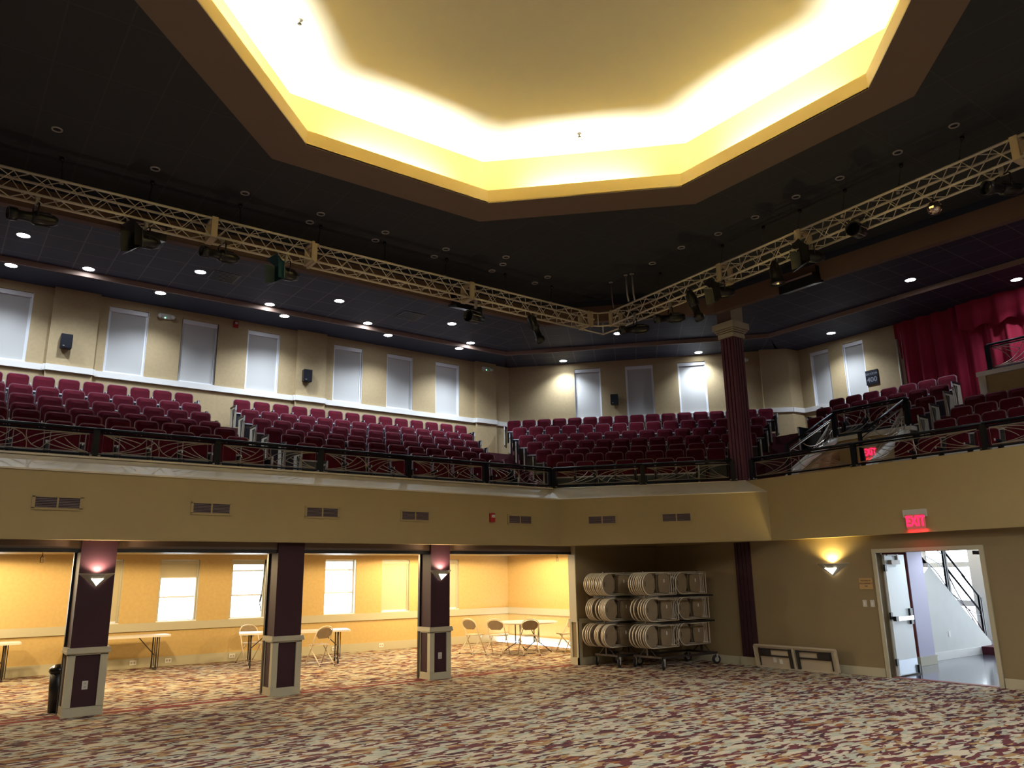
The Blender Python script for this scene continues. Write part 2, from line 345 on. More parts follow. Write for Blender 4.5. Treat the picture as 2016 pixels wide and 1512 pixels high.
# side room end wall, niche wall, right wall
k = MB(); k.prism([(14.60, YW), (14.30, 13.60), (14.9, 13.60), (14.9, YW)], 0, 2.5); struct(k.build('wall_side_room_end', 'ochre'))
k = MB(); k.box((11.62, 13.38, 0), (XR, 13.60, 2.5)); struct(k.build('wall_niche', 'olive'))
k = MB(); k.box((11.595, 13.375, 0.93), (11.62, 13.605, 2.5)); struct(k.build('trim_4', 'cream'))
k = MB()
k.box((11.59, 13.345, 0), (12.9, 13.38, 0.15)); k.box((11.59, 13.345, 0.85), (12.9, 13.38, 0.95)); k.box((11.565, 13.33, 0.90), (12.92, 13.38, 0.945))
for x in (11.59, 12.70): k.box((x, 13.345, 0.15), (x+0.12 if x < 12 else x+0.2, 13.38, 0.85))
k.box((11.59, 13.345, 0), (11.62, 13.62, 0.15)); k.box((11.575, 13.33, 0.88), (11.62, 13.63, 0.945)); k.box((11.595, 13.345, 0.15), (11.62, 13.40, 0.88)); k.box((11.595, 13.55, 0.15), (11.62, 13.62, 0.88))
struct(k.build('trim_5', 'cream'))
k = MB(); DY0, DY1, DZ = 6.06, 7.86, 2.17
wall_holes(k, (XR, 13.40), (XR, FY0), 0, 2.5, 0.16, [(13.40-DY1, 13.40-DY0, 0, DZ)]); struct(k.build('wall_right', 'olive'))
band([(XR, 13.38), (XR, DY1+0.09)], 0, 0.15, 0.025, 'cream', 'baseboard_right')
band([(XR, DY0-0.09), (XR, FY0)], 0, 0.15, 0.025, 'cream', 'baseboard_front')
# door casing
k = MB()
for y in (DY0-0.07, DY1): k.box((XR-0.03, y, 0), (XR+0.19, y+0.07, DZ))
k.box((XR-0.03, DY0-0.07, DZ), (XR+0.19, DY1+0.07, DZ+0.07))
struct(k.build('trim_6', 'cream'))
# ---- balcony slab, fascias, ledges
k = MB()
k.prism([(FX0, 13.34), (11.17, 13.34), (14.04, 9.97), (14.04, FY0), (14.4, FY0), (14.4, 13.6), (14.9, 13.6), (14.9, YW), (FX0, YW)], 2.492, 2.62); struct(k.build('ceiling_lower', 'fascia'))
k = MB(); k.box((FX0, 13.3, 2.49), (V1[0], 13.42, 3.50)); k.prism([V1, (V1[0], 13.42), (V1[0]+0.02, 13.42)], 2.49, 3.5); struct(k.build('wall_balcony_left', 'fascia'))
k = MB(); k.prism([V1, E1, (14.12, 10.05), (11.25, 13.42), (11.15, 13.42)], 2.49, 3.50); struct(k.build('wall_balcony_corner', 'fascia'))
k = MB(); k.box((14.0, FY0, 2.49), (14.18, E2[1], 3.77)); struct(k.build('wall_balcony_right', 'fascia'))
k = MB()
a0, a1 = (FX0, 13.3), (FX0, 13.68)
for (p, q, r, t) in ((a0, V1, V2, a1), (V1, E1, E2, V2)):
    vs = [(*p, 3.50), (*q, 3.50), (*r, 3.77), (*t, 3.77), (*p, 3.502-0.0), (*q, 3.502), (*r, 3.45), (*t, 3.45)]
    k.add(vs, [(0, 1, 2, 3), (7, 6, 5, 4), (0, 4, 5, 1), (1, 5, 6, 2), (2, 6, 7, 3), (3, 7, 4, 0)])
struct(k.build('trim_7', 'ledge'))
k = MB()      # small nosing beads of the ledge
k.box((FX0, 13.285, 3.485), (V1[0], 13.31, 3.51)); k.box((FX0, 13.62, 3.755), (V2[0], 13.69, 3.785))
k.tube([(*V1, 3.498), (*E1, 3.498)], 0.012); k.tube([(*V2, 3.772), (*E2, 3.772)], 0.014)
struct(k.build('trim_8', 'ledge'))
# header beam with the folding-wall track, behind the fascia
k = MB(); k.box((FX0, 13.50, 2.372), (11.594, 13.84, 2.49)); struct(k.build('trim_9', 'coffer'))
k = MB(); k.box((FX0, 13.49, 2.315), (11.594, 13.80, 2.37)); struct(k.build('trim_10', 'black'))
# ---- upper seating tiers
ZT = {1: 6.35, 2: 5.93, 3: 5.56, 4: 5.22, 5: 4.93, 6: 4.62, 7: 4.32}
YK = {1: 19.65, 2: 18.78, 3: 17.90, 4: 17.12, 5: 16.22, 6: 15.38, 7: 14.50}
SH = 0.87                                           # seat back height above its own floor
NK0 = {1: 22.44, 2: 21.37, 3: 20.58, 4: 19.71, 5: 19.18, 6: 18.05, 7: 17.25}
NK = {1: 24.0, 2: 22.95, 3: 22.05, 4: 21.15, 5: 20.35, 6: 19.35, 7: 18.45}
SC = {i: NK[i]/NK0[i] for i in NK}
ZC = {i: 1.84+SC[i]*(ZT[i]-1.84) for i in NK}
def isect(p, d, n, c):                              # point on line p+t d with n.x = c
    p = Vector(p); d = Vector(d); n = Vector(n); t = (c-n.dot(p))/n.dot(d); return (p+d*t)[:]
m1p, m1d = Vector((11.30, 13.68)), Vector((3.45, 6.32)); m2p, m2d = Vector((14.3, 10.45)), Vector((5.8, 3.3))
n45 = Vector((1, 1)).normalized()
k = MB(); zprev = 2.62
for i in range(7, 0, -1):
    F = YK[i]-0.66 if i < 7 else 13.69; z1 = ZT[i]-SH; x1 = isect(m1p, m1d, (0, 1), F)[0]
    k.prism([(FX0, F), (x1, F), (14.75, YW), (FX0, YW)], 2.62, z1)
struct(k.build('floor_balcony_left', 'maroon_carpet'))
k = MB()
for i in range(7, 0, -1):
    F = NK[i]-0.70 if i < 7 else 17.66; z1 = ZC[i]-SH
    a = isect(m1p, m1d, n45, F); b = isect(m2p, m2d, n45, F)
    k.prism([a, b, (20.3, 13.95), (14.75, YW)], 2.62, z1)
struct(k.build('floor_balcony_corner', 'maroon_carpet'))
XD = {1: 19.15, 2: 18.08, 3: 17.32, 4: 16.62}
k = MB()
VX0, VX1, VY0, VY1 = 14.25, 16.1, 7.96, 9.52       # the stair opening in the right balcony
for i in range(4, 0, -1):
    F = XD[i]-0.66 if i < 4 else VX1+0.06; z1 = ZT[i]-SH; y1 = isect(m2p, m2d, (1, 0), F)[1]
    k.prism([(F, 7.45), (F, y1), (20.6, 13.45), (RX, 13.45), (RX, 7.45)], 2.62, z1)
for i, x in enumerate((15.55, 15.0, 14.5)):         # aisle steps between the corner and the stair opening
    y1 = isect(m2p, m2d, (1, 0), x)[1]
    k.prism([(x, VY1+0.05), (x, y1), (16.3, isect(m2p, m2d, (1, 0), 16.3)[1]), (16.3, VY1+0.05)], 2.62, 4.05-0.2*i)
k.box((14.18, VY1+0.05, 2.62), (16.0, 10.6, 3.43)); k.box((14.18, FY0, 2.62), (22, VY0-0.06, 3.42))
struct(k.build('floor_balcony_right', 'maroon_carpet'))
XE = {1: 17.6, 2: 16.8, 3: 16.2, 4: 15.4}; ZE = {1: 5.45, 2: 5.11, 3: 4.80, 4: 4.35}
k = MB()
for i in range(3, 0, -1): k.box((XE[i]-0.62, FY0, 2.62), (18.45, 7.45, ZE[i]-SH))
struct(k.build('floor_balcony_far', 'maroon_carpet'))
# aisle half steps
k = MB()
for i in range(6, 0, -1):
    F = YK[i]-0.66; z1 = ZT[i]-SH; zp = ZT[i+1]-SH; x1 = isect(m1p, m1d, (0, 1), F)[0]
    k.box((4.98, F-0.30, zp-0.1), (5.72, F+0.01, (z1+zp)/2))
    k.prism([(x1-0.62, F-0.30), (x1+0.1, F-0.30), (x1+0.26, F+0.01), (x1-0.62, F+0.01)], zp-0.1, (z1+zp)/2)
    F = NK[i]-0.70; z1 = ZC[i]-SH; zp = ZC[i+1]-SH
    for (pp, dd, sg) in ((m1p, m1d, 1), (m2p, m2d, -1)):
        a = Vector(isect(pp, dd, n45, F)); t = Vector((1, -1)).normalized()*sg
        k.prism([(a-n45*0.3)[:], (a-n45*0.3+t*0.75)[:], (a+n45*0.01+t*0.75)[:], (a+n45*0.01)[:]], zp-0.1, (z1+zp)/2)
struct(k.build('floor_aisle_steps', 'maroon_carpet'))
# half wall at the back of the far right block
k = MB(); k.box((18.42, FY0, 2.62), (18.60, 7.20, 6.00)); struct(k.build('wall_box_front', 'tan'))
k = MB(); k.box((18.36, FY0, 6.00), (18.66, 7.36, 6.10)); k.box((18.39, 7.19, 2.62), (18.62, 7.34, 6.01)); struct(k.build('trim_11', 'white'))
k = MB(); k.box((18.6, FY0, 5.7), (21.7, 7.2, 5.82)); struct(k.build('floor_box', 'maroon_carpet'))
# stair opening in the right balcony: back wall, sloped side walls, white caps
k = MB(); k.box((VX1, VY0-0.06, 2.62), (VX1+0.12, VY1+0.06, 4.66))
for y in (VY0-0.08, VY1-0.02):
    k.add([(VX0, y, 2.9), (VX1, y, 2.9), (VX1, y, 4.62), (VX0, y, 3.74), (VX0, y+0.12, 2.9), (VX1, y+0.12, 2.9), (VX1, y+0.12, 4.62), (VX0, y+0.12, 3.74)],
          [(0, 1, 2, 3), (7, 6, 5, 4), (0, 4, 5, 1), (1, 5, 6, 2), (2, 6, 7, 3), (3, 7, 4, 0)])
struct(k.build('wall_stair_opening', 'tan'))
k = MB(); k.box((VX1-0.06, VY0-0.15, 4.66), (VX1+0.18, VY1+0.15, 4.75))
for y in (VY0-0.02, VY1+0.04):
    pts = [(VX0, 3.72), (VX0+0.25, 3.90), (VX0+0.8, 4.20), (VX1-0.02, 4.66)] if y > 9 else [(VX0, 3.66), (VX1-0.02, 4.62)]; hw = 0.11 if y > 9 else 0.08
    for (xa, za), (xb, zb) in zip(pts, pts[1:]):
        k.add([(xa, y-hw, za), (xb, y-hw, zb), (xb, y+hw, zb), (xa, y+hw, za), (xa, y-hw, za+0.09), (xb, y-hw, zb+0.09), (xb, y+hw, zb+0.09), (xa, y+hw, za+0.09)],
              [(3, 2, 1, 0), (4, 5, 6, 7), (0, 1, 5, 4), (1, 2, 6, 5), (2, 3, 7, 6), (3, 0, 4, 7)])
struct(k.build('trim_12', 'white'))
# ---- ceilings
def octa(a, z, rot=PI/8):
    r = a/math.cos(PI/8); return [(OCX+r*math.cos(rot+i*PI/4), OCY+r*math.sin(rot+i*PI/4), z) for i in range(8)]
k = MB()     # inner charcoal ceiling as a ring of quads around the octagonal opening
o8 = octa(4.54, 8.0); 
outer = [(16, FY0), (16, 16), (FX0, 16), (FX0, FY0)]
def ringfill(k, inner, z, x0, x1, y0, y1, th=0.1):
    P = [(p[0], p[1]) for p in inner]      # starts at +x+y(22.5deg)
    cs = {0: (x1, y1), 1: (x0, y1), 2: (x0, y0), 3: (x1, y0)}
    # octagon verts: 0:22.5 1:67.5 2:112.5 3:157.5 4:202.5 5:247.5 6:292.5 7:337.5
    E = [((x1, P[0][1]), (x1, P[7][1])), ((P[1][0], y1), (P[2][0], y1)), ((x0, P[3][1]), (x0, P[4][1])), ((P[5][0], y0), (P[6][0], y0))]
    quads = [[P[7], E[0][1], E[0][0], P[0]], [P[0], E[0][0], cs[0], E[1][0], P[1]], [P[1], E[1][0], E[1][1], P[2]], [P[2], E[1][1], cs[1], E[2][0], P[3]],
             [P[3], E[2][0], E[2][1], P[4]], [P[4], E[2][1], cs[2], E[3][0], P[5]], [P[5], E[3][0], E[3][1], P[6]], [P[6], E[3][1], cs[3], E[0][1], P[7]]]
    for q in quads: k.prism(q, z, z+th)
BZ0, BZ1 = 7.50, 7.86
BL = [(FX0, 13.22), (10.93, 13.32), (13.52, 10.55), (13.98, 3.0), (14.4, FY0)]       # line of the brown band, plan
ringfill(k, o8, 8.0, FX0, 13.3, FY0, 13.0)
k.prism([(FX0, 13.0), (11.2, 13.0), (10.93, 13.36), (FX0, 13.36)], 8.0, 8.1); k.prism([(13.3, FY0), (14.5, FY0), (14.0, 3.0), (13.54, 10.5), (13.3, 10.8)], 8.0, 8.1)
struct(k.build('ceiling_inner', 'tile_in'))
k = MB()     # brown soffit ring
A, Bq = octa(4.54, 7.995), octa(3.88, 7.995)
for i in range(8):
    j = (i+1) % 8; q = [A[i], A[j], Bq[j], Bq[i]]; k.add(q+[(p[0], p[1], 8.02) for p in q], [(3, 2, 1, 0), (4, 5, 6, 7), (0, 1, 5, 4), (1, 2, 6, 5), (2, 3, 7, 6), (3, 0, 4, 7)])
struct(k.build('ceiling_coffer_soffit', 'coffer'))
k = MB()     # lip, trough floor and upper cove wall
A, Bq = octa(3.88, 8.0), octa(3.94, 8.0); G = octa(4.26, 8.0); H = octa(4.40, 8.0)
def rr(P, z): return [(p[0], p[1], z) for p in P]
for i in range(8):
    j = (i+1) % 8
    for X, Y, z0, z1 in ((A, Bq, 8.0, 8.235), (G, H, 8.0, 9.0)):
        q = [X[i], X[j], Y[j], Y[i]]; k.add(rr(q, z0)+rr(q, z1), [(0, 1, 2, 3), (7, 6, 5, 4), (0, 4, 5, 1), (1, 5, 6, 2), (2, 6, 7, 3), (3, 7, 4, 0)])
    q = [Bq[i], Bq[j], G[j], G[i]]; k.add(rr(q, 8.03)+rr(q, 8.05), [(0, 1, 2, 3), (7, 6, 5, 4)])
struct(k.build('wall_cove', 'yellow'))
k = MB(); k.prism([(p[0], p[1]) for p in octa(4.40, 0)], 9.0, 9.1); struct(k.build('ceiling_cove', 'dome'))
def offset_band(name, line, z0, z1, th, m):
    k = MB()
    for a, b in zip(line, line[1:]):
        a3 = Vector((*a, 0)); b3 = Vector((*b, 0)); d = b3-a3
        T = Matrix.Translation(a3) @ Matrix.Rotation(math.atan2(d.y, d.x), 4, 'Z'); k.box((-0.02, 0, z0), (d.length+0.02, th, z1), '', T)
    return struct(k.build(name, m))
offset_band('trim_13', BL, BZ0, BZ1, 0.16, 'brown')
offset_band('trim_14', BL, BZ1, 8.8, 0.16, 'navy')
# outer ceilings: tiled zone 8.65 and perimeter zone 8.55 with a brown step between
SL = [(FX0, 18.80), (13.80, 18.80), (19.12, 13.05), (19.12, FY0)]
k = MB(); k.prism([(FX0, 13.25), (10.95, 13.35), (13.8, 18.80), (FX0, 18.80)], 8.65, 8.75); struct(k.build('ceiling_tiles_left', 'tile'))
k = MB(); k.prism([(10.95, 13.35), (13.54, 10.55), (19.12, 13.05), (13.80, 18.80)], 8.65, 8.75); struct(k.build('ceiling_tiles_corner', 'tile45'))
k = MB(); k.prism([(13.54, 10.55), (14.0, 3.0), (14.42, FY0), (19.12, FY0), (19.12, 13.05)], 8.65, 8.75); struct(k.build('ceiling_tiles_right', 'tile'))
k = MB(); k.prism([(FX0, 18.80), (13.80, 18.80), (14.75, YW+0.1), (FX0, YW+0.1)], 8.55, 8.80); struct(k.build('ceiling_edge_left', 'navy'))
k = MB(); k.prism([(13.80, 18.80), (19.12, 13.05), (20.9, 13.9), (20.4, 14.3), (14.75, 20.2)], 8.55, 8.80); struct(k.build('ceiling_edge_corner', 'tile45'))
k = MB(); k.prism([(19.12, 13.05), (19.12, FY0), (22, FY0), (22, 13.9), (20.9, 14.0)], 8.55, 8.80); struct(k.build('ceiling_edge_right', 'tile'))
offset_band('trim_15', [(FX0, 18.78), (13.79, 18.78), (19.10, 13.04), (19.10, FY0)], 8.53, 8.66, 0.03, 'strip')
k = MB(); k.box((FX0-1, FY0-1, 9.3), (23, 21.5, 9.4)); struct(k.build('ceiling_roof_deck', 'navy'))
# ================================================================== WINDOWS
wn = [0]
def window(T, w, z0, z1, m, sash=(), depth=0.14, blind=None, label=None):
    """T: window frame with x along the wall, +y outward; origin at the left jamb on the room face"""
    wn[0] += 1
    e = bpy.data.objects.new('window_%d' % wn[0], None); C.objects.link(e); e.matrix_world = T; struct(e)
    k = MB(); f = 0.045
    k.box((0, depth, z0), (f, depth+0.05, z1)); k.box((w-f, depth, z0), (w, depth+0.05, z1)); k.box((f, depth, z0), (w-f, depth+0.05, z0+f)); k.box((f, depth, z1-f), (w-f, depth+0.05, z1))
    for z in sash: k.box((f, depth+0.005, z-0.02), (w-f, depth+0.045, z+0.02))
    part(k, 'window_frame', 'frame', e)
    k = MB(); k.box((0.01, depth+0.02, z0+0.01), (w-0.01, depth+0.026, z1-0.01)); part(k, 'pane', 'glass', e)
    k = MB(); k.box((0.0, 0.0, z0-0.001), (w, depth, z0+0.02)); part(k, 'sill', 'white', e)
    k = MB(); k.box((0.0, 0.01, z0+0.02), (0.012, depth, z1)); k.box((w-0.012, 0.01, z0+0.02), (w, depth, z1)); part(k, 'jamb_liner', m, e)
    if blind:
        zb, bm, lab = blind
        r = thing('roller_blind', lab, 'window blind'); r.matrix_world = T
        k = MB(); k.box((0.055, depth-0.055, zb+0.03), (w-0.055, depth-0.051, z1-0.10)); part(k, 'blind_cloth', bm, r)
        k = MB(); k.box((0.055, depth-0.062, zb), (w-0.055, depth-0.044, zb+0.03)); part(k, 'bottom_bar', 'frame', r)
        k = MB(); k.box((0.02, depth-0.11, z1-0.11), (w-0.02, depth-0.02, z1-0.01)); part(k, 'valance', 'frame' if bm == 'shade' else 'cream', r)
        k = MB()
        for x in (0.012, w-0.055): k = MB(); k.box((x, depth-0.075, z0+0.02), (x+0.043, depth-0.03, z1-0.11)); part(k, 'side_channel', 'frame' if bm == 'shade' else 'cream', r)
def Tw(x, y, ang): return Matrix.Translation((x, y, 0)) @ Matrix.Rotation(ang, 4, 'Z')
for i, (a, b) in enumerate(WX):
    window(Tw(a, YW, 0), b-a, *UZ, 'frame' if i not in (2,) else 'darkgap', sash=(7.5,), blind=(UZ[0]+0.03, 'shade', 'closed grey roller blind in the %s tall upper window from the left' % ORD[i]))
for i, (s0, s1) in enumerate(CWIN):
    p = Vector(CW0)+cdir*s0
    window(Tw(p.x, p.y, math.atan2(cdir.y, cdir.x)), s1-s0, *UZ, 'frame', sash=(7.5,), blind=(UZ[0]+0.03, 'shade', 'closed grey roller blind in the %s window above the corner seats' % ('left', 'middle', 'right')[i]))
for i, (y0, y1) in enumerate(RWIN):
    window(Tw(RX, y1, -PI/2), y1-y0, 6.65, 8.38, 'frame', sash=(7.5,), blind=(6.68, 'shade', 'closed pale roller blind in narrow window %s' % ('beside the corner pier', 'beside the black section sign')[i]))
LB = {1: (1.0, 'fully lowered cream roller blind in side room window behind left pillar'), 2: (1.95, 'half raised cream roller blind in window right of left pillar'), 3: (2.26, 'almost fully raised cream roller blind in window left of middle pillar'),
      5: (1.0, 'fully lowered cream roller blind in window left of third pillar'), 6: (1.0, 'fully lowered cream roller blind in last side room window right of third pillar')}
for i, (a, b) in enumerate(WX):
    if i == 0: continue
    window(Tw(a, YW, 0), b-a, *LZ, 'cream', sash=(1.525, 2.115), blind=(LB[i][0], 'shade_warm', LB[i][1]) if i in LB else None)
# ================================================================== PILLARS
def sconce(parent_loc, w, h, facing, label, col=WARM, en=E_SCONCE, lit=True):
    """inverted triangular half-pyramid uplight; facing = angle of outward normal"""
    t = thing('wall_sconce', label, 'wall light', parent_loc, facing+PI/2)
    k = MB(); d = 0.13
    L_, R_, F_, B_ = (-w/2, 0, 0), (w/2, 0, 0), (0, -d, -0.012), (0, -0.012, -h)
    FL, FR = (-0.09, -d, -0.012), (0.09, -d, -0.012)
    k.add([L_, R_, FL, FR, B_], [(0, 4, 2), (1, 3, 4), (2, 4, 3)])
    k.add([(-w/2, 0, 0.012), (w/2, 0, 0.012), (-0.09, -d, 0.0), (0.09, -d, 0.0), L_, R_, FL, FR], [(0, 4, 6, 2), (2, 6, 7, 3), (3, 7, 5, 1)])
    part(k, 'shade', 'sconce', t)
    k = MB(); z1 = -h*0.36; z2 = -h*0.86
    def yy(z): return -d-0.004+(z+0.012)/(-h+0.012)*(d-0.02)
    k.add([(-w*0.17, yy(z1)-0.002, z1), (w*0.17, yy(z1)-0.002, z1), (0, yy(z2)-0.006, z2), (0, yy(z2)+0.03, z2), (-w*0.17, yy(z1)+0.05, z1), (w*0.17, yy(z1)+0.05, z1)],
          [(0, 2, 1), (0, 1, 5, 4), (0, 4, 3, 2), (1, 2, 3, 5)])
    part(k, 'lens', 'glow', t)
    k = MB(); k.box((-0.07, -0.09, -0.06), (0.07, -0.03, -0.03)); part(k, 'lamp', 'bulb', t)
    n = Vector((math.cos(facing), math.sin(facing), 0)); p = Vector(parent_loc)+n*0.07+Vector((0, 0, 0.01))
    light('SPOT', p, en, col, (PI, 0, 0), spot_size=2.6, spot_blend=0.6, shadow_soft_size=0.03)
    return t
PIL = [(1.89, 2.42), (4.91, 5.42), (7.95, 8.42)]
PL = ['plum pillar nearest the left edge with lit sconce and cream wainscot base', 'unlit middle plum pillar with cream paneled base and no sconce', 'third plum pillar from the left with lit sconce beside wall opening']
for i, (x0, x1) in enumerate(PIL):
    y0, y1 = 13.42, 13.86; t = thing('pillar', PL[i], 'pillar', ((x0+x1)/2, (y0+y1)/2, 0)); cx, cy = (x0+x1)/2, (y0+y1)/2; w = x1-x0; dp = y1-y0
    k = MB(); k.box((-w/2+0.02, -dp/2+0.02, 0.9), (w/2-0.02, dp/2, 2.50)); k.box((-w/2+0.02, -dp/2+0.03, 0.0), (w/2-0.02, dp/2-0.02, 0.9)); part(k, 'shaft', 'plum', t)
    k = MB(); fw = 0.09
    for (a, b) in (((-w/2, -dp/2), (w/2, -dp/2)), ((-w/2, dp/2), (-w/2, -dp/2+0.028)), ((w/2, -dp/2+0.028), (w/2, dp/2))):
        A3 = Vector((*a, 0)); D = Vector((*b, 0))-A3; Ln = D.length; T = Matrix.Translation(A3) @ Matrix.Rotation(math.atan2(D.y, D.x), 4, 'Z'); f2 = 0.10 if Ln > 0.45 else (0.085 if Ln > dp else 0.07)
        k.box((0, 0, 0), (Ln, 0.028, 0.125), '', T); k.box((0, 0, 0.84), (Ln, 0.028, 0.90), '', T); k.box((0, 0, 0.12), (f2, 0.028, 0.85), '', T); k.box((Ln-f2, 0, 0.12), (Ln, 0.028, 0.85), '', T)
        k.box((-0.008, -0.008, 0), (Ln+0.008, 0.0, 0.02), '', T)
    part(k, 'wainscot', 'cream', t)
    k = MB(); k.box((-w/2-0.02, -dp/2-0.02, 0.90), (w/2+0.02, dp/2+0.01, 0.945)); k.box((-w/2-0.03, -dp/2-0.03, 0.865), (w/2+0.03, dp/2, 0.90)); part(k, 'cap_moulding', 'cream', t)
    k = MB(); k.box((-w/2-0.012, dp/2-0.05, 0.0), (-w/2+0.02, dp/2+0.02, 2.36)); part(k, 'wall_track_jamb', 'black', t)
    if i != 1:
        o = thing('power_outlet', 'white power outlet on the base panel of the %s pillar' % ('left' if i == 0 else 'third'), 'power outlet', (cx+0.0, y0+0.03, 0.42))
        k = MB(); k.box((-0.038, -0.012, -0.058), (0.038, 0, 0.058)); part(k, 'cover_plate', 'offwhite', o)
        k = MB()
        for z in (-0.025, 0.025): k.box((-0.014, -0.015, z-0.013), (0.014, -0.012, z+0.013))
        part(k, 'socket', 'hub', o)
        sconce((cx, y0+0.018, 1.995), 0.49, 0.20, -PI/2, 'lit triangular grey sconce on the %s plum pillar' % ('left' if i == 0 else 'third'), col=(1, 0.72, 0.5))
sconce((XR-0.005, 8.756, 2.0), 0.70, 0.235, PI, 'lit triangular grey sconce on the olive wall left of the doorway', col=(1, 0.75, 0.25), en=E_SCONCE*1.5)
# fluted pilaster on the lower right wall, fluted column above it
def fluted(k, x0, x1, y0, y1, z0, z1, n, m='', gm='black'):
    k.box((x0+0.035, y0+0.035, z0), (x1-0.035, y1-0.035, z1), m)
    for j in range(n):
        a = y0+(y1-y0)*(j+0.16)/n; b = y0+(y1-y0)*(j+0.84)/n; k.box((x0, a, z0), (x0+0.04, b, z1), m); k.box((x1-0.04, a, z0), (x1, b, z1), m)
        a = x0+(x1-x0)*(j+0.16)/n; b = x0+(x1-x0)*(j+0.84)/n; k.box((a, y0, z0), (b, y0+0.04, z1), m); k.box((a, y1-0.04, z0), (b, y1, z1), m)
t = thing('fluted_pilaster', 'dark plum fluted pilaster on the lower right wall beside the chair carts', 'pilaster', (XR, 10.82, 0))
k = MB()
k.box((-0.04, -0.19, 0.15), (0.0, 0.19, 2.49))
for j in range(4): a = -0.19+0.38*(j+0.1)/4; k.box((-0.06, a, 0.15), (-0.04, a+0.38*0.8/4, 2.49))
part(k, 'shaft', 'plum', t)
k = MB(); k.box((-0.09, -0.22, 0), (0.0, 0.22, 0.16)); part(k, 'base', 'cream', t)
t = thing('fluted_column', 'plum fluted column with cream capital rising from the balcony corner', 'column', (14.18, 10.66, 3.4))
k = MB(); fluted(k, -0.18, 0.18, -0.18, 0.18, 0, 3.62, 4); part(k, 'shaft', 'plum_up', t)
k = MB()
for (e, a, b) in ((0.21, 3.62, 3.72), (0.235, 3.735, 3.76), (0.26, 3.775, 3.80), (0.29, 3.815, 3.96)): k.box((-e, -e, a), (e, e, b))
k.box((-0.20, -0.205, 3.96), (0.20, -0.19, 5.2))
part(k, 'capital', 'cream', t)
k = MB()
for (e, a, b) in ((0.20, 3.71, 3.74), (0.215, 3.755, 3.78), (0.24, 3.795, 3.82)): k.box((-e, -e, a), (e, e, b))
part(k, 'capital_groove', 'plum', t)
k = MB(); k.box((-0.20, -0.19, 3.96), (0.20, 0.20, 5.2)); part(k, 'upper_block', 'brown', t)
# ================================================================== RAILINGS
def bez(p0, p1, p2, n=8): return [((1-t)**2*p0[0]+2*t*(1-t)*p1[0]+t*t*p2[0], (1-t)**2*p0[1]+2*t*(1-t)*p1[1]+t*t*p2[1]) for t in [i/n for i in range(n+1)]]
CUR = [((0, 1), (.13, .80), (.20, .30)), ((0, 1), (.16, .84), (.285, .46)), ((.02, 1), (.20, .93), (.34, .66)), ((0, .02), (.27, .04), (.385, .97)),
       ((.0, .0), (.30, -.02), (.46, .80)), ((.385, .97), (.52, .75), (.505, .02)), ((.12, .02), (.38, -.02), (.50, .50))]
def scroll(k, A, Bp, zb0, zt0, zb1=None, zt1=None, r=0.0065):
    """curved bar infill between plan points A and Bp, bottom/top heights at each end"""
    zb1 = zb0 if zb1 is None else zb1; zt1 = zt0 if zt1 is None else zt1
    A = Vector(A); Bp = Vector(Bp)
    def P(u, v):
        p = A.lerp(Bp, u); zb = zb0+(zb1-zb0)*u; zt = zt0+(zt1-zt0)*u; return (p.x, p.y, zb+(zt-zb)*v)
    k.tube([P(0, 0), P(1, 0), P(1, 1), P(0, 1)], r*1.1, n=4, closed=True)
    for (a, b, c) in CUR:
        q = bez(a, b, c); k.tube([P(*x) for x in q], r, n=4); k.tube([P(1-x, 1-y) for x, y in q], r, n=4)
def railing(label, posts, zb, zt, ends=0.0):
    o = thing('balcony_railing', label, 'railing', (*posts[0], zb))
    inv = Matrix.Translation((-posts[0][0], -posts[0][1], -zb))
    for (x, y) in posts:
        k = MB(); d = Vector(posts[-1])-Vector(posts[0]); T = inv @ Matrix.Translation((x, y, 0)) @ Matrix.Rotation(math.atan2(d.y, d.x), 4, 'Z')
        k.box((-0.05, -0.03, zb), (0.05, 0.03, zt-0.03), '', T); k.box((-0.075, -0.05, zb), (0.075, 0.05, zb+0.02), '', T)
        pp = part(k, 'post', 'rail', o)
        k = MB(); 
        for sx in (-0.06, 0.06): k.box((sx-0.02, -0.045, zb+0.02), (sx+0.02, 0.045, zb+0.045), '', T)
        part(k, 'base_bolt', 'chrome', pp)
    for a, b in zip(posts, posts[1:]):
        A3, B3 = Vector(a), Vector(b); d = (B3-A3).normalized()
        k = MB(); k.tube([(inv @ Vector((*(A3-d*0.0), zt-0.02)))[:], (inv @ Vector((*B3, zt-0.02)))[:]], 0.028, n=8)
        k.tube([(inv @ Vector((*A3, zt-0.075)))[:], (inv @ Vector((*B3, zt-0.075)))[:]], 0.014, n=4); part(k, 'handrail', 'rail', o)
        k = MB(); k.tube([(inv @ Vector((*A3, zb+0.055)))[:], (inv @ Vector((*B3, zb+0.055)))[:]], 0.016, n=4); part(k, 'bottom_rail', 'rail', o)
        k = MB(); scroll(k, (A3+d*0.10-Vector(posts[0]))[:], (B3-d*0.10-Vector(posts[0]))[:], 0.085, zt-zb-0.10); part(k, 'scroll_panel', 'brass', o)
    return o
LP = [(-3.66, 13.72), (-1.78, 13.72), (0.10, 13.72), (1.98, 13.72), (3.86, 13.72), (5.74, 13.72), (7.60, 13.72), (9.47, 13.72), (11.26, 13.70)]
railing('black railing with curved champagne bars along the left balcony edge', LP, 3.775, 4.25)
railing('short black scroll railing across the corner balcony left of the column', [(11.30, 13.66), (12.60, 12.14), (13.86, 10.68)], 3.775, 4.25)
railing('black scroll railing along the right balcony edge above the exit sign', [(14.09, 10.36), (14.09, 8.02), (14.09, 5.68), (14.09, 3.34)], 3.77, 4.25)
railing('black scroll railing on the white cap above the stair opening', [(VX1+0.06, VY1+0.05), (VX1+0.06, VY0-0.05)], 4.75, 5.38)
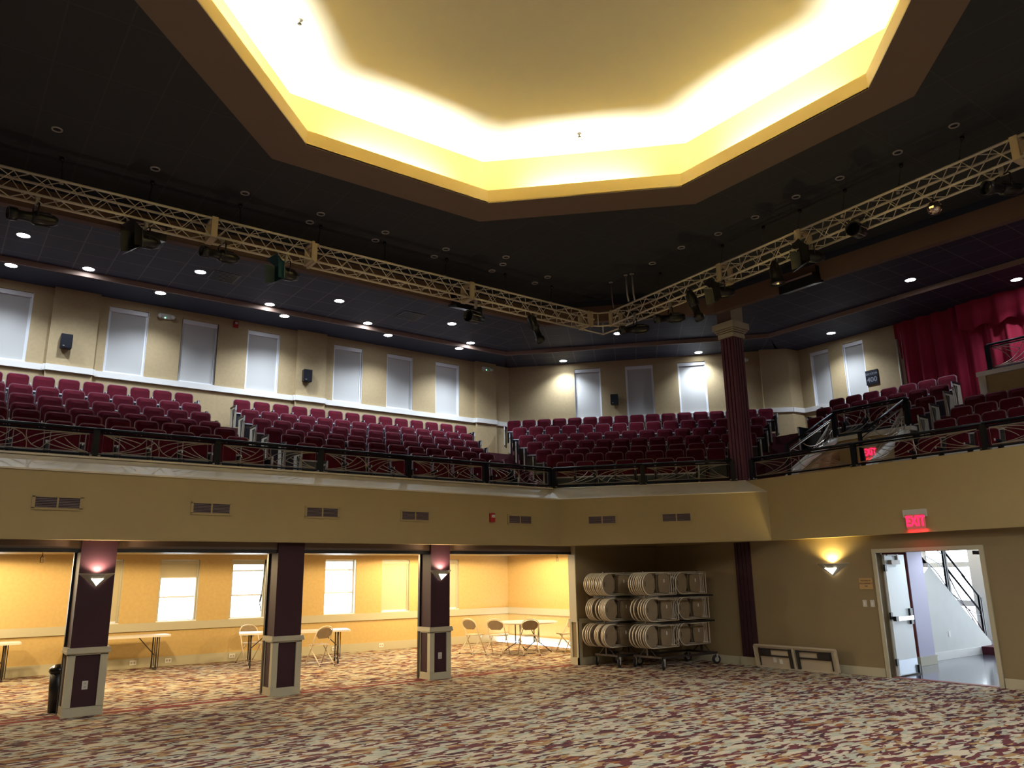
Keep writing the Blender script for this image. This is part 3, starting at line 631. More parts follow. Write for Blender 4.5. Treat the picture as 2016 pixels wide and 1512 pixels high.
def slope_rail(y, label):
    o = thing('stair_railing', label, 'railing', (VX0, y, 3.8))
    k = MB(); k.tube([(0, 0, 0.62), (VX1-VX0, 0, 1.50)], 0.028, n=8); k.tube([(0, 0, 0.52), (VX1-VX0, 0, 1.40)], 0.012, n=4); part(k, 'handrail', 'rail', o)
    k = MB(); k.box((-0.03, -0.03, 0.0), (0.03, 0.03, 0.66)); part(k, 'post', 'rail', o)
    k = MB(); A, Bp = (VX1-VX0-0.08, 0), (0.1, 0)
    def P(u, v): return (A[0]+(Bp[0]-A[0])*u, 0, (0.90-0.80*u)+((1.33-0.80*u)-(0.90-0.80*u))*v)
    k.tube([P(0, 0), P(1, 0), P(1, 1), P(0, 1)], 0.010, n=4, closed=True)
    for j in range(6):
        k.tube([P(*q) for q in bez((0, 1), (.05+.05*j, .5), (.08+.13*j, 0))], 0.009, n=4)
    k.tube([P(*q) for q in bez((0, .5), (.45, .0), (.7, .9))], 0.009, n=4); k.tube([P(*q) for q in bez((.1, .1), (.6, .1), (.95, 1))], 0.009, n=4)
    part(k, 'scroll_panel', 'brass', o)
slope_rail(VY1+0.04, 'sloping black handrail with fanned bars on the left of the stair opening')
slope_rail(VY0-0.02, 'sloping black handrail with fanned bars on the right of the stair opening')
railing('black scroll railing on the white capped half wall before the crimson curtain', [(18.51, 7.10), (18.51, 5.30), (18.51, 3.50)], 6.10, 6.72)
# ================================================================== THEATRE SEATS
tilt = Matrix.Translation((0, 0, 0.42)) @ Matrix.Rotation(-0.10, 4, 'X') @ Matrix.Translation((0, 0, -0.42))
def seat_meshes():
    k = MB(); k.rrect(0.436, 0.40, 0.87, 0.075, -0.035, 0.0, 'shell', tilt); shell = k
    k = MB(); k.rrect(0.412, 0.42, 0.858, 0.070, -0.060, -0.034, 'velvet', tilt, puff=0.02); cush = k
    k = MB(); k.box((-0.198, -0.150, 0.13), (0.198, -0.115, 0.470), 'pan')
    k.box((-0.198, -0.165, 0.462), (0.198, -0.115, 0.492), 'lip')
    k.box((-0.200, -0.115, 0.14), (0.200, -0.065, 0.475), 'velvet'); pan = k
    k = MB(); k.box((0.219, -0.10, 0.0), (0.236, 0.0, 0.62), 'blackmetal'); k.box((0.218, -0.26, 0.595), (0.238, 0.0, 0.628), 'black'); k.box((0.217, -0.275, 0.590), (0.239, -0.262, 0.632), 'lip'); arm = k
    return [x.mesh(n) for x, n in ((shell, 'back_shell'), (cush, 'back_cushion'), (pan, 'folding_seat'), (arm, 'armrest'))]
SM = seat_meshes()
def endmesh(sg):
    k = MB(); x = 0.240*sg; x2 = 0.268*sg
    k.box((x, -0.36, 0.0), (x2, 0.02, 0.60), 'black'); k.box((x-0.01*sg, -0.38, 0.60), (x2+0.01*sg, 0.02, 0.635), 'black')
    k.box((x, -0.385, 0.50), (x2, -0.355, 0.63), 'lip')
    y0 = -0.361; k.box((x-0.004*sg, -0.368, 0.03), (x2+0.004*sg, y0, 0.56), 'endcream')
    k.box((x2, -0.34, 0.04), (x2+0.006*sg, 0.0, 0.58), 'endcream')
    for j in range(5): k.tube([(x2+0.008*sg, -0.30+0.02*j+0.03*math.sin(a/2.0+j), 0.06+0.06*a) for a in range(9)], 0.008, 'black', n=4)
    return k.mesh('end_panel')
EM = {1: endmesh(1), -1: endmesh(-1)}
seat0 = thing('theatre_seat', 'x', 'theatre seat')
for n_, me in zip(('back_shell', 'back_cushion', 'folding_seat', 'armrest'), SM):
    o = bpy.data.objects.new(n_, me); C.objects.link(o); o.parent = seat0
first = [True]
def put_seat(x, y, z, rz, label, group, end=0):
    if first[0]:
        r = seat0; r.location = (x, y, z); r.rotation_euler = (0, 0, rz); r['label'] = label; r['group'] = group; first[0] = False
    else: r = dup(seat0, (x, y, z), rz, label, group)
    if end:
        o = bpy.data.objects.new('end_panel', EM[end]); C.objects.link(o); o.parent = r
    return r
def seat_row(p0, p1, n, z, rz, row, block, ends=(0, 0), skip=()):
    p0 = Vector(p0); p1 = Vector(p1)
    for j in range(n):
        if j in skip: continue
        p = p0.lerp(p1, j/max(1, n-1))
        lab = 'maroon theatre seat %s from left, row %s from back, %s balcony block' % (ORD[j], CARD[row-1], block)
        put_seat(p.x, p.y, z, rz, lab, 'maroon seats of the %s balcony block' % block, ends[0] if j == 0 else (ends[1] if j == n-1 else 0))
for i, (a, b) in {1: (0.69-0.495, 4.64), 2: (0.23, 4.625), 3: (0.21, 4.62), 4: (0.205, 4.63), 5: (0.18, 4.70), 6: (0.09, 4.71), 7: (0.10, 4.72)}.items():
    seat_row((a, YK[i]), (b, YK[i]), 10, ZT[i]-SH, 0, i, 'far left', (0, 1))
BR = {1: (6.05, 12.66, 14), 2: (6.0, 12.30, 14), 3: (6.01, 11.90, 13), 4: (6.03, 11.56, 12), 5: (6.10, 11.24, 11), 6: (6.13, 10.95, 10), 7: (6.30, 10.40, 9)}
for i, (a, b, n) in BR.items(): seat_row((a, YK[i]), (b, YK[i]), n, ZT[i]-SH, 0, i, 'left centre', (-1, 1))
CR = {1: ((13.572, 18.165), (18.585, 13.030), 17), 2: ((13.045, 17.199), (17.604, 12.592), 15), 3: ((12.687, 16.443), (16.855, 12.182), 14), 4: ((12.297, 15.582), (16.05, 11.83), 13),
      5: ((12.129, 15.009), (15.40, 11.70), 11), 6: ((11.582, 13.924), (14.50, 11.03), 10), 7: ((11.236, 13.163), (13.073, 11.303), 7)}
for i, (a, b, n) in CR.items(): seat_row((a[0]*SC[i], a[1]*SC[i]), (b[0]*SC[i], b[1]*SC[i]), n, ZC[i]-SH, -PI/4, i, 'corner', (-1, 1))
for i, (a, b, n) in {1: (11.20, 8.33, 7), 2: (10.96, 8.07, 7), 3: (10.75, 8.06, 6), 4: (8.62, 8.0, 2)}.items():
    seat_row((XD[i], a), (XD[i], b), n, ZT[i]-SH, -PI/2, i, 'right', (-1 if i < 4 else 0, 1))
for i, (a, b, n) in {1: (7.17, 4.55, 7), 2: (7.13, 4.3, 7), 3: (7.22, 4.46, 7), 4: (7.72, 4.6, 7)}.items():
    seat_row((XE[i], a), (XE[i], b), n, ZE[i]-SH, -PI/2, i, 'far right', (0, 0))
# ================================================================== CURTAIN
t = thing('stage_curtain', 'tall crimson pleated velvet curtain with swagged valance at the upper right', 'curtain', (21.0, 6.0, 5.0))
def pleat(y0, y1, x0, z0, z1, amp, wl, name, m, zsag=0.0):
    k = MB(); n = int(abs(y1-y0)/wl*10); vs = []
    for i in range(n+1):
        u = i/n; y = y0+(y1-y0)*u; ph = u*abs(y1-y0)/wl*2*PI
        for z in (z0+(zsag*(0.5+0.5*math.cos(ph)) if zsag else 0), z1):
            fl = 1.0 if z < (z0+z1)/2 else 0.75
            vs.append((x0+amp*fl*(math.sin(ph)+0.35*math.sin(2.3*ph+1)+0.2*math.sin(0.43*ph)), y, z))
    th = 0.02; m2 = len(vs); vs += [(x+th, y, z) for x, y, z in vs]
    fs = []
    for i in range(n): fs.append((2*i, 2*i+1, 2*i+3, 2*i+2)); fs.append((m2+2*i, m2+2*i+2, m2+2*i+3, m2+2*i+1))
    for i in range(n): fs.append((2*i, 2*i+2, m2+2*i+2, m2+2*i))
    k.add(vs, fs, '', None, True); return part(k, name, m, t)
pleat(4.35, -4.0, 0.02, -0.3, 3.6, 0.075, 0.42, 'curtain_panel', 'curtain')
pleat(2.6, -4.0, -0.16, 2.75, 3.6, 0.06, 0.62, 'valance', 'curtain', 0.14)
k = MB(); k.tube([(RX-0.07, 10.32, 5.2), (RX-0.07, 10.32, 8.1)], 0.03, n=8); k.box((RX-0.03, 10.20, 5.2), (RX, 10.30, 8.3)); struct(k.build('trim_16', 'cream'))
# ================================================================== LIGHTING TRUSS
def truss_section(label, p, q, z, ends=(1, 1)):
    p = Vector(p); q = Vector(q); d = q-p; L_ = d.length
    t = thing('truss_section', label, 'lighting truss', (p.x, p.y, z), math.atan2(d.y, d.x), 'aluminium box truss sections')
    s = 0.305; r = 0.022
    for (y, zz) in ((0, 0), (0, s), (s, 0), (s, s)):
        k = MB(); k.tube([(0.02, y, zz), (L_-0.02, y, zz)], r, n=8); part(k, 'chord', 'truss', t)
    n = max(2, round((L_-0.16)/0.44)); w = (L_-0.16)/n; k = MB(); e = 0.0085
    for j in range(n):
        a = 0.08+j*w; m_ = a+w/2; b = a+w
        for f in (lambda u, v: (u, 0, v), lambda u, v: (u, s, v), lambda u, v: (u, v, 0), lambda u, v: (u, v, s)):
            k.tube([f(a, r), f(m_, s-r), f(b, r)], e, n=5)
    part(k, 'lacing', 'truss', t)
    for on, x in ((ends[0], 0.0), (ends[1], L_-0.05)):
        if on:
            k = MB()
            for (a, b) in (((x, -0.026, -0.026), (x+0.05, 0.014, s+0.026)), ((x, s-0.014, -0.026), (x+0.05, s+0.026, s+0.026)), ((x, 0.014, -0.026), (x+0.05, s-0.014, 0.014)), ((x, 0.014, s-0.014), (x+0.05, s-0.014, s+0.026))): k.box(a, b)
            for zz in (0.06, 0.245): k.tube([(x+0.05, 0.05, zz), (x+0.10, 0.05, zz)], 0.012, n=6)
            part(k, 'end_plate', 'plate', t)
    return t
TZ = 7.275
LJ = [-3.0, 0.05, 3.12, 4.82, 8.12, 11.26]
LN = ['at the left edge of view', 'above the left balcony, left of the first joint plate', 'short piece between the first and second joint plates', 'between the second joint plate and third joint plate', 'running from third joint plate to the corner block']
for i in range(5):
    f = lambda x: (x, 12.2); z = TZ-0.004*max(0, LJ[i])
    truss_section('aluminium box truss section '+LN[i], f(LJ[i]), f(LJ[i+1]), TZ if i < 3 else TZ-0.03)
def rt(y): return (11.27+(y-3.54)*0.0457, y)
RJ = [11.93, 8.80, 7.03, 3.56, 0.5]
RN = ['running right from the corner block', 'short piece near the fluted column top', 'long piece right of the fluted column', 'at the upper right edge of view']
for i in range(4): truss_section('aluminium box truss section '+RN[i], rt(RJ[i]), rt(RJ[i+1]), TZ-0.02)
t = thing('truss_corner_block', 'aluminium truss corner block joining the left and right truss runs', 'lighting truss', (11.30, 12.2, TZ-0.03))
k = MB()
cx1, cy1 = rt(11.93)[0]-11.30, 11.93-12.2
for z in (0, 0.305): k.tube([(0, 0, z), (0.17, -0.06, z), (cx1, cy1, z)], 0.02, n=8); k.tube([(0, 0.305, z), (cx1+0.31, 0.32, z), (cx1+0.305, cy1, z)], 0.02, n=8)
part(k, 'chord', 'truss', t)
k = MB(); k.tube([(0.16, -0.06, 0), (0.16, -0.06, 0.305)], 0.014, n=6); k.tube([(cx1+0.31, 0.32, 0), (cx1+0.31, 0.32, 0.305)], 0.014, n=6); part(k, 'upright', 'truss', t)
k = MB(); k.box((0.0, -0.03, -0.025), (0.045, 0.33, 0.33)); k.box((cx1-0.02, cy1, -0.025), (cx1+0.33, cy1+0.04, 0.33)); 
k2 = MB()
for (a, b) in (((0, -0.03, -0.025), (0.045, 0.02, 0.33)), ((0, 0.29, -0.025), (0.045, 0.33, 0.33)), ((cx1-0.025, cy1, -0.025), (cx1+0.03, cy1+0.045, 0.33)), ((cx1+0.28, cy1, -0.025), (cx1+0.33, cy1+0.045, 0.33))): k2.box(a, b)
part(k2, 'end_plate', 'plate', t)
# chains
def chain(x0, y0, z0, x1, y1, z1, label):
    t = thing('hanging_chain', label, 'chain', (x0, y0, z0), 0, 'chains holding up the truss')
    L_ = Vector((x1-x0, y1-y0, z1-z0)); n = max(4, int(L_.length/0.05)); k = MB()
    for j in range(n):
        a = L_*(j/n); b = L_*((j+0.8)/n); o = Vector((0.008, 0, 0)) if j % 2 else Vector((0, 0.008, 0))
        k.tube([(a+o)[:], (b+o)[:], (b-o)[:], (a-o)[:]], 0.004, n=4, closed=True)
    part(k, 'links', 'blackmetal', t)
    k = MB(); k.lathe([(0.0, -0.02), (0.028, -0.02), (0.028, 0.03), (0, 0.03)], n=8); part(k, 'shackle', 'hub', t)
    k = MB(); k.lathe([(0.012, 0), (0.03, -0.01), (0.03, -0.05), (0.012, -0.06)], n=8, T=Matrix.Translation(L_)); part(k, 'eye_bolt', 'blackmetal', t)
    return t
for i, x in enumerate((0.945, 2.14, 3.574, 4.94, 6.27, 7.575, 9.06, 10.26)):
    chain(x, 12.35, TZ+0.345, x+(0.02 if i % 2 else -0.04), 12.30, 8.0, 'thin chain hanging above the left truss run, %s from the left' % ORD[i])
for i, y in enumerate((10.59, 8.91, 7.95, 7.17, 6.3, 5.33, 4.4)):
    chain(11.64+(y-7)*0.04, y, TZ+0.325, 11.55+(y-7)*0.04, y-0.15, 8.0, 'thin chain hanging above the right truss run, %s from the corner block' % ORD[i])
for i, (x, y) in enumerate(((11.22, 11.43), (11.19, 10.95), (11.25, 10.83))):
    t = thing('ceiling_conduit', 'thin grey conduit dropping from the dark ceiling to the truss, %s of three' % ('leftmost', 'middle', 'rightmost')[i], 'conduit', (x, y, 7.45))
    k = MB(); k.tube([(0.1, 0.05, 0), (0.02, 0, 0.1), (0, 0, 0.55)], 0.012 if i == 0 else 0.018, n=6); part(k, 'pipe', 'ring' if i else 'shell', t)
    k = MB(); k.lathe([(0.0, 0.54), (0.045, 0.54), (0.045, 0.555), (0, 0.555)], n=10); part(k, 'flange', 'ring', t)
# stage lights
def along(v):
    v = Vector(v).normalized(); return v.to_track_quat('X', 'Z').to_matrix().to_4x4()
def stage_light(kind, loc, aim, label, yaw=0):
    t = thing('stage_light', label, 'stage light', loc)
    R = along(aim); top = 7.25-loc[2]
    TX = R @ Matrix.Rotation(PI/2, 4, 'Y')
    if kind == 'ers':
        k = MB(); k.lathe([(0, -0.30), (0.06, -0.29), (0.085, -0.22), (0.10, -0.10), (0.10, 0.02), (0.075, 0.05)], n=14, T=TX)
        for a in range(6): k.tube([(TX @ Vector((0.10*math.cos(a), 0.10*math.sin(a), -0.2)))[:], (TX @ Vector((0.105*math.cos(a), 0.105*math.sin(a), 0.0)))[:]], 0.008, n=4)
        part(k, 'lamp_housing', 'black', t)
        k = MB(); k.lathe([(0.07, 0.04), (0.072, 0.22), (0.095, 0.23), (0.098, 0.34), (0.088, 0.34), (0.085, 0.25)], n=14, T=TX); part(k, 'lens_tube', 'black', t)
        k = MB(); k.lathe([(0, 0.27), (0.086, 0.26)], n=14, T=TX); part(k, 'lens', 'glassdark', t)
        w = 0.125
    elif kind == 'barn':
        k = MB(); k.lathe([(0, -0.24), (0.07, -0.23), (0.11, -0.12), (0.115, 0.06), (0.10, 0.10)], n=14, T=TX); part(k, 'lamp_housing', 'black', t)
        k = MB(); k.box((0.10, -0.15, -0.15), (0.115, 0.15, 0.15), '', R)
        for s_ in (-1, 1):
            k.hull([(0.11, -0.14, 0.14*s_), (0.11, 0.14, 0.14*s_), (0.27, 0.17, 0.24*s_), (0.27, -0.17, 0.24*s_), (0.115, -0.14, 0.145*s_), (0.275, 0.17, 0.245*s_)], '', R)
            k.hull([(0.11, 0.14*s_, -0.14), (0.11, 0.14*s_, 0.14), (0.26, 0.2*s_, 0.17), (0.26, 0.2*s_, -0.17), (0.115, 0.145*s_, 0.14), (0.265, 0.205*s_, 0.17)], '', R)
        part(k, 'barn_door', 'teal' if 'teal' in label else 'black', t); w = 0.14
    elif kind == 'par':
        k = MB(); k.lathe([(0, -0.22), (0.07, -0.22), (0.075, -0.12), (0.115, -0.06), (0.118, 0.26), (0.108, 0.26), (0.105, 0.0)], n=16, T=TX); part(k, 'can_body', 'black', t)
        k = MB(); k.lathe([(0, 0.02), (0.104, 0.0)], n=16, T=TX); part(k, 'lens', 'glassdark', t)
        k = MB()
        for a in (0.6, 1.6, 2.6, 3.7, 4.8): k.tube([(TX @ Vector((0.12*math.cos(a), 0.12*math.sin(a), -0.05)))[:], (TX @ Vector((0.123*math.cos(a), 0.123*math.sin(a), 0.24)))[:]], 0.007, n=4)
        part(k, 'colour_frame_clip', 'hub', t); w = 0.145
    else:
        k = MB(); k.lathe([(0.07, -0.10), (0.105, -0.02), (0.11, 0.16), (0.12, 0.24), (0.14, 0.25), (0.14, 0.27), (0.11, 0.26)], n=16, T=TX); k.lathe([(0, -0.17), (0.05, -0.16), (0.07, -0.10)], n=16, T=TX); part(k, 'can_body', 'black', t)
        k = MB(); k.lathe([(0, 0.21), (0.06, 0.22), (0.105, 0.24)], n=12, T=TX, smooth=False); part(k, 'reflector', 'chrome', t); w = 0.145
    y = Vector(R.col[1][:3])
    k = MB(); k.tube([(y*w)[:], (y*w+Vector((0, 0, 0.17)))[:], (y*w*0.8+Vector((0, 0, 0.20)))[:], (-y*w*0.8+Vector((0, 0, 0.20)))[:], (-y*w+Vector((0, 0, 0.17)))[:], (-y*w)[:]], 0.012, n=6)
    part(k, 'yoke', 'blackmetal', t)
    k = MB(); k.box((-0.02, -0.03, 0.19), (0.02, 0.03, top+0.02)); k.lathe([(0.035, top-0.03), (0.035, top+0.05), (0, top+0.05)], n=8); part(k, 'clamp', 'hub', t)
SL_ = [('ers', (0.67, 12.25, 6.94), (-1, -0.2, -0.12), 'black spotlight on the left truss, leftmost, above a bright downlight'),
       ('barn', (2.12, 12.25, 6.95), (-1, -0.3, -0.1), 'black spotlight with open barn doors, second from left on truss'),
       ('ers', (3.28, 12.25, 6.99), (-1, -0.2, -0.05), 'small black spotlight just right of the first truss joint plate'),
       ('barn', (4.35, 12.25, 6.92), (-1, -0.2, -0.05), 'black spotlight with dark teal barn doors left of second joint plate'),
       ('par', (8.25, 12.25, 6.87), (-1, -0.35, -0.12), 'black cylindrical can spotlight beneath the third truss joint plate'),
       ('ers', (9.75, 12.25, 6.93), (0.35, -0.2, -1), 'black spotlight aimed steeply down left of the corner block'),
       ('ers', (11.6, 11.15, 6.93), (-0.9, 0.5, -0.1), 'dark spotlight just right of the truss corner block'),
       ('ers', (11.6, 10.15, 6.90), (-0.9, 0.5, -0.1), 'dark spotlight level with the brown band left of column'),
       ('ers', (11.55, 9.49, 6.98), (0.2, -0.2, -1), 'dark downward spotlight above and left of the column capital'),
       ('barn', (11.55, 8.80, 7.02), (-0.9, 0.5, -0.1), 'dark spotlight directly above the column capital under the truss'),
       ('down', (11.55, 7.62, 7.07), (0.05, -0.05, -1), 'downward can spotlight with shiny reflector under the right truss'),
       ('barn', (11.5, 6.88, 7.06), (-1, 0.6, 0.0), 'wide black spotlight right of the shiny downward can'),
       ('par', (11.35, 5.92, 7.12), (-0.9, -0.15, -0.15), 'large black can spotlight overlapping the right truss'),
       ('ers', (11.4, 3.82, 6.96), (-1, 0.4, -0.1), 'black spotlight at the far right edge under the truss')]
for a in SL_: stage_light(*a)
t = thing('mirror_ball', 'small mirrored disco ball hanging below the right truss', 'mirror ball', (11.33, 4.73, 7.02))
k = MB(); n = 12
k.lathe([(0.105*math.sin(PI*j/n), -0.105*math.cos(PI*j/n)) for j in range(n+1)], n=20, smooth=False); part(k, 'mirror_tiles', 'ballmirror', t)
k = MB(); k.tube([(0, 0, 0.10), (0, 0, 0.28)], 0.006, n=5); k.lathe([(0, 0.10), (0.02, 0.10), (0.02, 0.13), (0, 0.13)], n=8); part(k, 'hanger', 'blackmetal', t)
# ================================================================== CEILING FIXTURES
def can(loc, label, lit, group):
    t = thing('recessed_downlight' if lit else 'recessed_can', label, 'recessed light', loc, 0, group)
    k = MB(); k.lathe([(0.115, 0.0), (0.115, -0.012), (0.135, -0.012), (0.138, 0.0)] if lit else [(0.052, 0.0), (0.052, -0.014), (0.070, -0.014), (0.074, 0.0)], n=20); part(k, 'trim_ring', 'ring', t)
    k = MB(); k.lathe([(0, -0.008), (0.115, -0.008)] if lit else [(0, -0.003), (0.052, -0.003)], n=20); part(k, 'lens', 'lens' if lit else 'black', t)
    if lit: light('SPOT', (loc[0], loc[1], loc[2]-0.05), E_CAN, COOL, (0, 0, 0), spot_size=math.radians(128), spot_blend=1.0, shadow_soft_size=0.07)
LL = [(-2.6, 17.37), (0.80, 17.36), (4.22, 17.37), (7.59, 17.39), (10.90, 17.37)]
for i, (x, y) in enumerate(LL): can((x, y, 8.65), 'lit round downlight in the front ceiling row over left seats, %s from the left' % ORD[i], True, 'lit downlights over the balcony')
for i, (x, y) in enumerate([(-1.3, 18.6), (2.15, 18.56), (6.25, 18.60), (8.97, 18.60), (12.33, 18.60)]): can((x, y, 8.65), 'lit round downlight just inside the thin brown step, %s from the left' % ORD[i], True, 'lit downlights over the balcony')
for i, (x, y) in enumerate([(-2.3, 18.98), (0.73, 18.98), (3.75, 18.98), (6.78, 18.98), (9.79, 18.98), (12.17, 18.98)]): can((x, y, 8.55), 'lit round downlight by the window wall outside the brown step, %s from left' % ORD[i], True, 'lit downlights over the balcony')
for (x, y, z), lb in (((15.36, 15.47, 8.65), 'lit round downlight over the corner seats inside the brown step'), ((18.3, 8.44, 8.65), 'lit round downlight over the right balcony inside the brown step'),
                      ((15.7, 18.33, 8.55), 'lit round downlight lighting the corner wall left of its windows'), ((18.62, 15.27, 8.55), 'lit round downlight above the rightmost corner wall window'),
                      ((20.30, 11.79, 8.55), 'lit round downlight above the section sign wall'), ((20.15, 6.85, 8.55), 'lit round downlight beside the crimson curtain'), ((20.0, 1.5, 8.55), 'lit round downlight beyond the right edge near curtain'), ((18.3, 3.0, 8.65), 'lit round downlight beyond the right edge over far seats')):
    can((x, y, z), lb, True, 'lit downlights over the balcony')
OFF = [(0.74, 11.50), (2.10, 11.87), (3.47, 11.87), (4.78, 11.88), (4.75, 12.29), (6.04, 11.91), (6.05, 12.33), (7.35, 11.93), (7.35, 12.37), (8.53, 11.59), (8.69, 11.92), (8.71, 12.33), (9.88, 11.95), (9.87, 12.38)]
for i, (x, y) in enumerate(OFF): can((x, y, 8.0), 'small unlit recessed can with grey ring above left truss, %s from left' % ORD[i], False, 'unlit cans above the truss')
for i, (x, y) in enumerate([(11.18, 10.17), (11.07, 9.30), (11.16, 8.48), (11.15, 7.65), (11.08, 6.77), (11.10, 5.98), (11.10, 5.03), (11.05, 4.18)]):
    can((x, y, 8.0), 'small unlit recessed can with grey ring above right truss, %s from corner' % ORD[i], False, 'unlit cans above the truss')
# unseen cans added to light the hall floor and balcony front
for i, (x, y, ef) in enumerate([(7.5, -1.0, 1.2), (3.2, -1.2, 1.0), (-1.2, -1.0, 0.8), (-1.6, 4.0, 0.5), (-1.6, 8.6, 0.35), (11.0, 0.2, 1.5)]):
    t = thing('hall_fill_light', 'lit round hall downlight behind the viewpoint, %s in order' % ORD[i], 'recessed light', (x, y, 8.0), 0, 'hall downlights')
    k = MB(); k.lathe([(0.11, 0), (0.11, -0.014), (0.14, -0.014), (0.145, 0)], n=20); part(k, 'trim_ring', 'ring', t)
    k = MB(); k.lathe([(0, -0.006), (0.11, -0.006)], n=20); part(k, 'lens', 'lens', t)
    light('SPOT', (x, y, 7.93), E_HALL*ef, (0.98, 0.96, 0.92), (0, 0, 0), spot_size=math.radians(156), spot_blend=0.5, shadow_soft_size=0.12)
for (x, y), lb in (((4.74, 17.39), 'dark square air grille in the tiled ceiling over left seats'), ((9.63, 17.45), 'dark square air grille in the tiled ceiling nearer the corner')):
    t = thing('ceiling_grille', lb, 'air grille', (x, y, 8.65))
    k = MB(); k.box((-0.31, -0.31, -0.012), (0.31, 0.31, 0)); part(k, 'frame', 'black', t)
    k = MB()
    for j in range(7): k.box((-0.27, -0.25+j*0.08, -0.02), (0.27, -0.22+j*0.08, -0.012))
    part(k, 'louvre', 'pan', t)
for p, lb in (((3.08, 8.68, 9.0), 'small sprinkler head on the bright ceiling near the top left'), ((7.90, 8.62, 9.0), 'small sprinkler head on the bright ceiling near its front edge')):
    t = thing('sprinkler_head', lb, 'sprinkler', p)
    k = MB(); k.lathe([(0, 0), (0.04, 0), (0.035, -0.015), (0.012, -0.02), (0.012, -0.04), (0, -0.04)], n=12); part(k, 'body', 'hub', t)
    k = MB(); k.lathe([(0, -0.055), (0.03, -0.058), (0, -0.062)], n=12); part(k, 'deflector', 'blackmetal', t)
def hung_speaker(loc, rz, w, lb):
    t = thing('loudspeaker', lb, 'loudspeaker', loc, rz)
    k = MB(); k.hull([(-w/2, 0, 0), (w/2, 0, 0), (-w/2, 0, 0.26), (w/2, 0, 0.26), (-w/2, 0.34, 0.10), (w/2, 0.34, 0.10), (-w/2, 0.34, 0.26), (w/2, 0.34, 0.26)]); part(k, 'cabinet', 'black', t)
    k = MB(); k.box((-w/2+0.03, -0.012, 0.20), (w/2-0.03, 0, 0.235)); part(k, 'trim_strip', 'shell', t)
    k = MB(); k.box((-w/2-0.02, 0.1, 0.22), (-w/2, 0.2, 0.40)); k.box((w/2, 0.1, 0.22), (w/2+0.02, 0.2, 0.40)); part(k, 'bracket', 'blackmetal', t)
hung_speaker((2.26, 13.06, 7.36), 0, 0.66, 'black wedge loudspeaker on the brown ceiling band at the far left')
hung_speaker((8.65, 13.10, 7.36), 0, 0.62, 'black wedge loudspeaker on the brown ceiling band near the corner')
hung_speaker((12.12, 11.52, 7.36), -0.81, 0.60, 'dark wedge loudspeaker on the corner ceiling band behind the truss')
hung_speaker((13.42, 8.42, 7.36), -PI/2, 0.80, 'black wedge loudspeaker on the brown band right of the column')
# ================================================================== WALL FITTINGS
def Tn(p, ang): return p, ang           # ang: rotation so that local -y is the room side
def wall_speaker(p, rz, lb):
    t = thing('wall_speaker', lb, 'loudspeaker', p, rz)
    k = MB(); k.rrect(0.24, -0.17, 0.17, 0.02, -0.16, -0.03, 'black'); part(k, 'cabinet', 'black', t)
    k = MB(); k.box((-0.04, -0.03, -0.08), (0.04, 0.0, 0.08)); part(k, 'bracket', 'blackmetal', t)
    k = MB(); k.rrect(0.22, -0.155, 0.155, 0.018, -0.168, -0.16, 'x'); part(k, 'grille', 'blacksign', t)
    k = MB(); k.box((-0.07, -0.172, -0.12), (-0.03, -0.168, -0.105)); part(k, 'badge', 'hub', t)
cp = Vector(CW0)+cdir*3.42; crz = math.atan2(cdir.y, cdir.x)
wall_speaker((2.02, YW-0.12, 7.25), 0, 'black wall speaker on the pier between the leftmost upper windows')
wall_speaker((7.79, YW-0.12, 7.25), 0, 'black wall speaker on the pier above the left centre seats')
wall_speaker((cp.x, cp.y, 7.25), crz, 'black wall speaker between two corner wall windows')
def emerg(p, rz, lb):
    t = thing('emergency_light', lb, 'emergency light', p, rz)
    k = MB(); k.rrect(0.30, -0.06, 0.06, 0.02, -0.08, 0, 'x'); part(k, 'housing', 'offwhite', t)
    for s_ in (-1, 1):
        k = MB(); k.lathe([(0, 0), (0.055, 0.01), (0.05, 0.07), (0, 0.08)], n=12, T=Matrix.Translation((0.15*s_, -0.09, -0.02)) @ Matrix.Rotation(PI/2, 4, 'X')); part(k, 'lamp_head', 'offwhite', t)
    k = MB(); k.lathe([(0, 0), (0.014, 0.002), (0.01, 0.01)], n=8, T=Matrix.Translation((-0.02, -0.082, -0.045)) @ Matrix.Rotation(PI/2, 4, 'X')); part(k, 'indicator', 'green', t)
emerg((4.12, YW, 8.30), 0, 'white twin-head emergency light between the second and third upper windows')
emerg((13.75, YW-0.12, 8.33), 0, 'white twin-head emergency light on the pier near the corner')
emerg((19.75, 14.55, 8.28), crz, 'white twin-head emergency light on the corner wall right of column')
emerg((21.15, 8.1, 8.42), -PI/2, 'pale twin-head emergency light at the ceiling before the crimson curtain')
def strobe(p, rz, lb):
    t = thing('fire_alarm', lb, 'fire alarm', p, rz)
    k = MB(); k.rrect(0.12, -0.09, 0.09, 0.012, -0.045, 0, 'x'); part(k, 'body', 'red', t)
    k = MB(); k.box((-0.03, -0.075, 0.0), (0.035, -0.045, 0.055)); part(k, 'strobe_lens', 'offwhite', t)
strobe((5.85, YW, 8.42), 0, 'small red fire alarm high on the upper wall left of a window')
strobe((20.22, 14.08, 8.42), crz, 'small red fire alarm on the corner wall beside the emergency light')
strobe((9.32, 13.30, 3.04), 0, 'red fire alarm strobe on the olive balcony front')
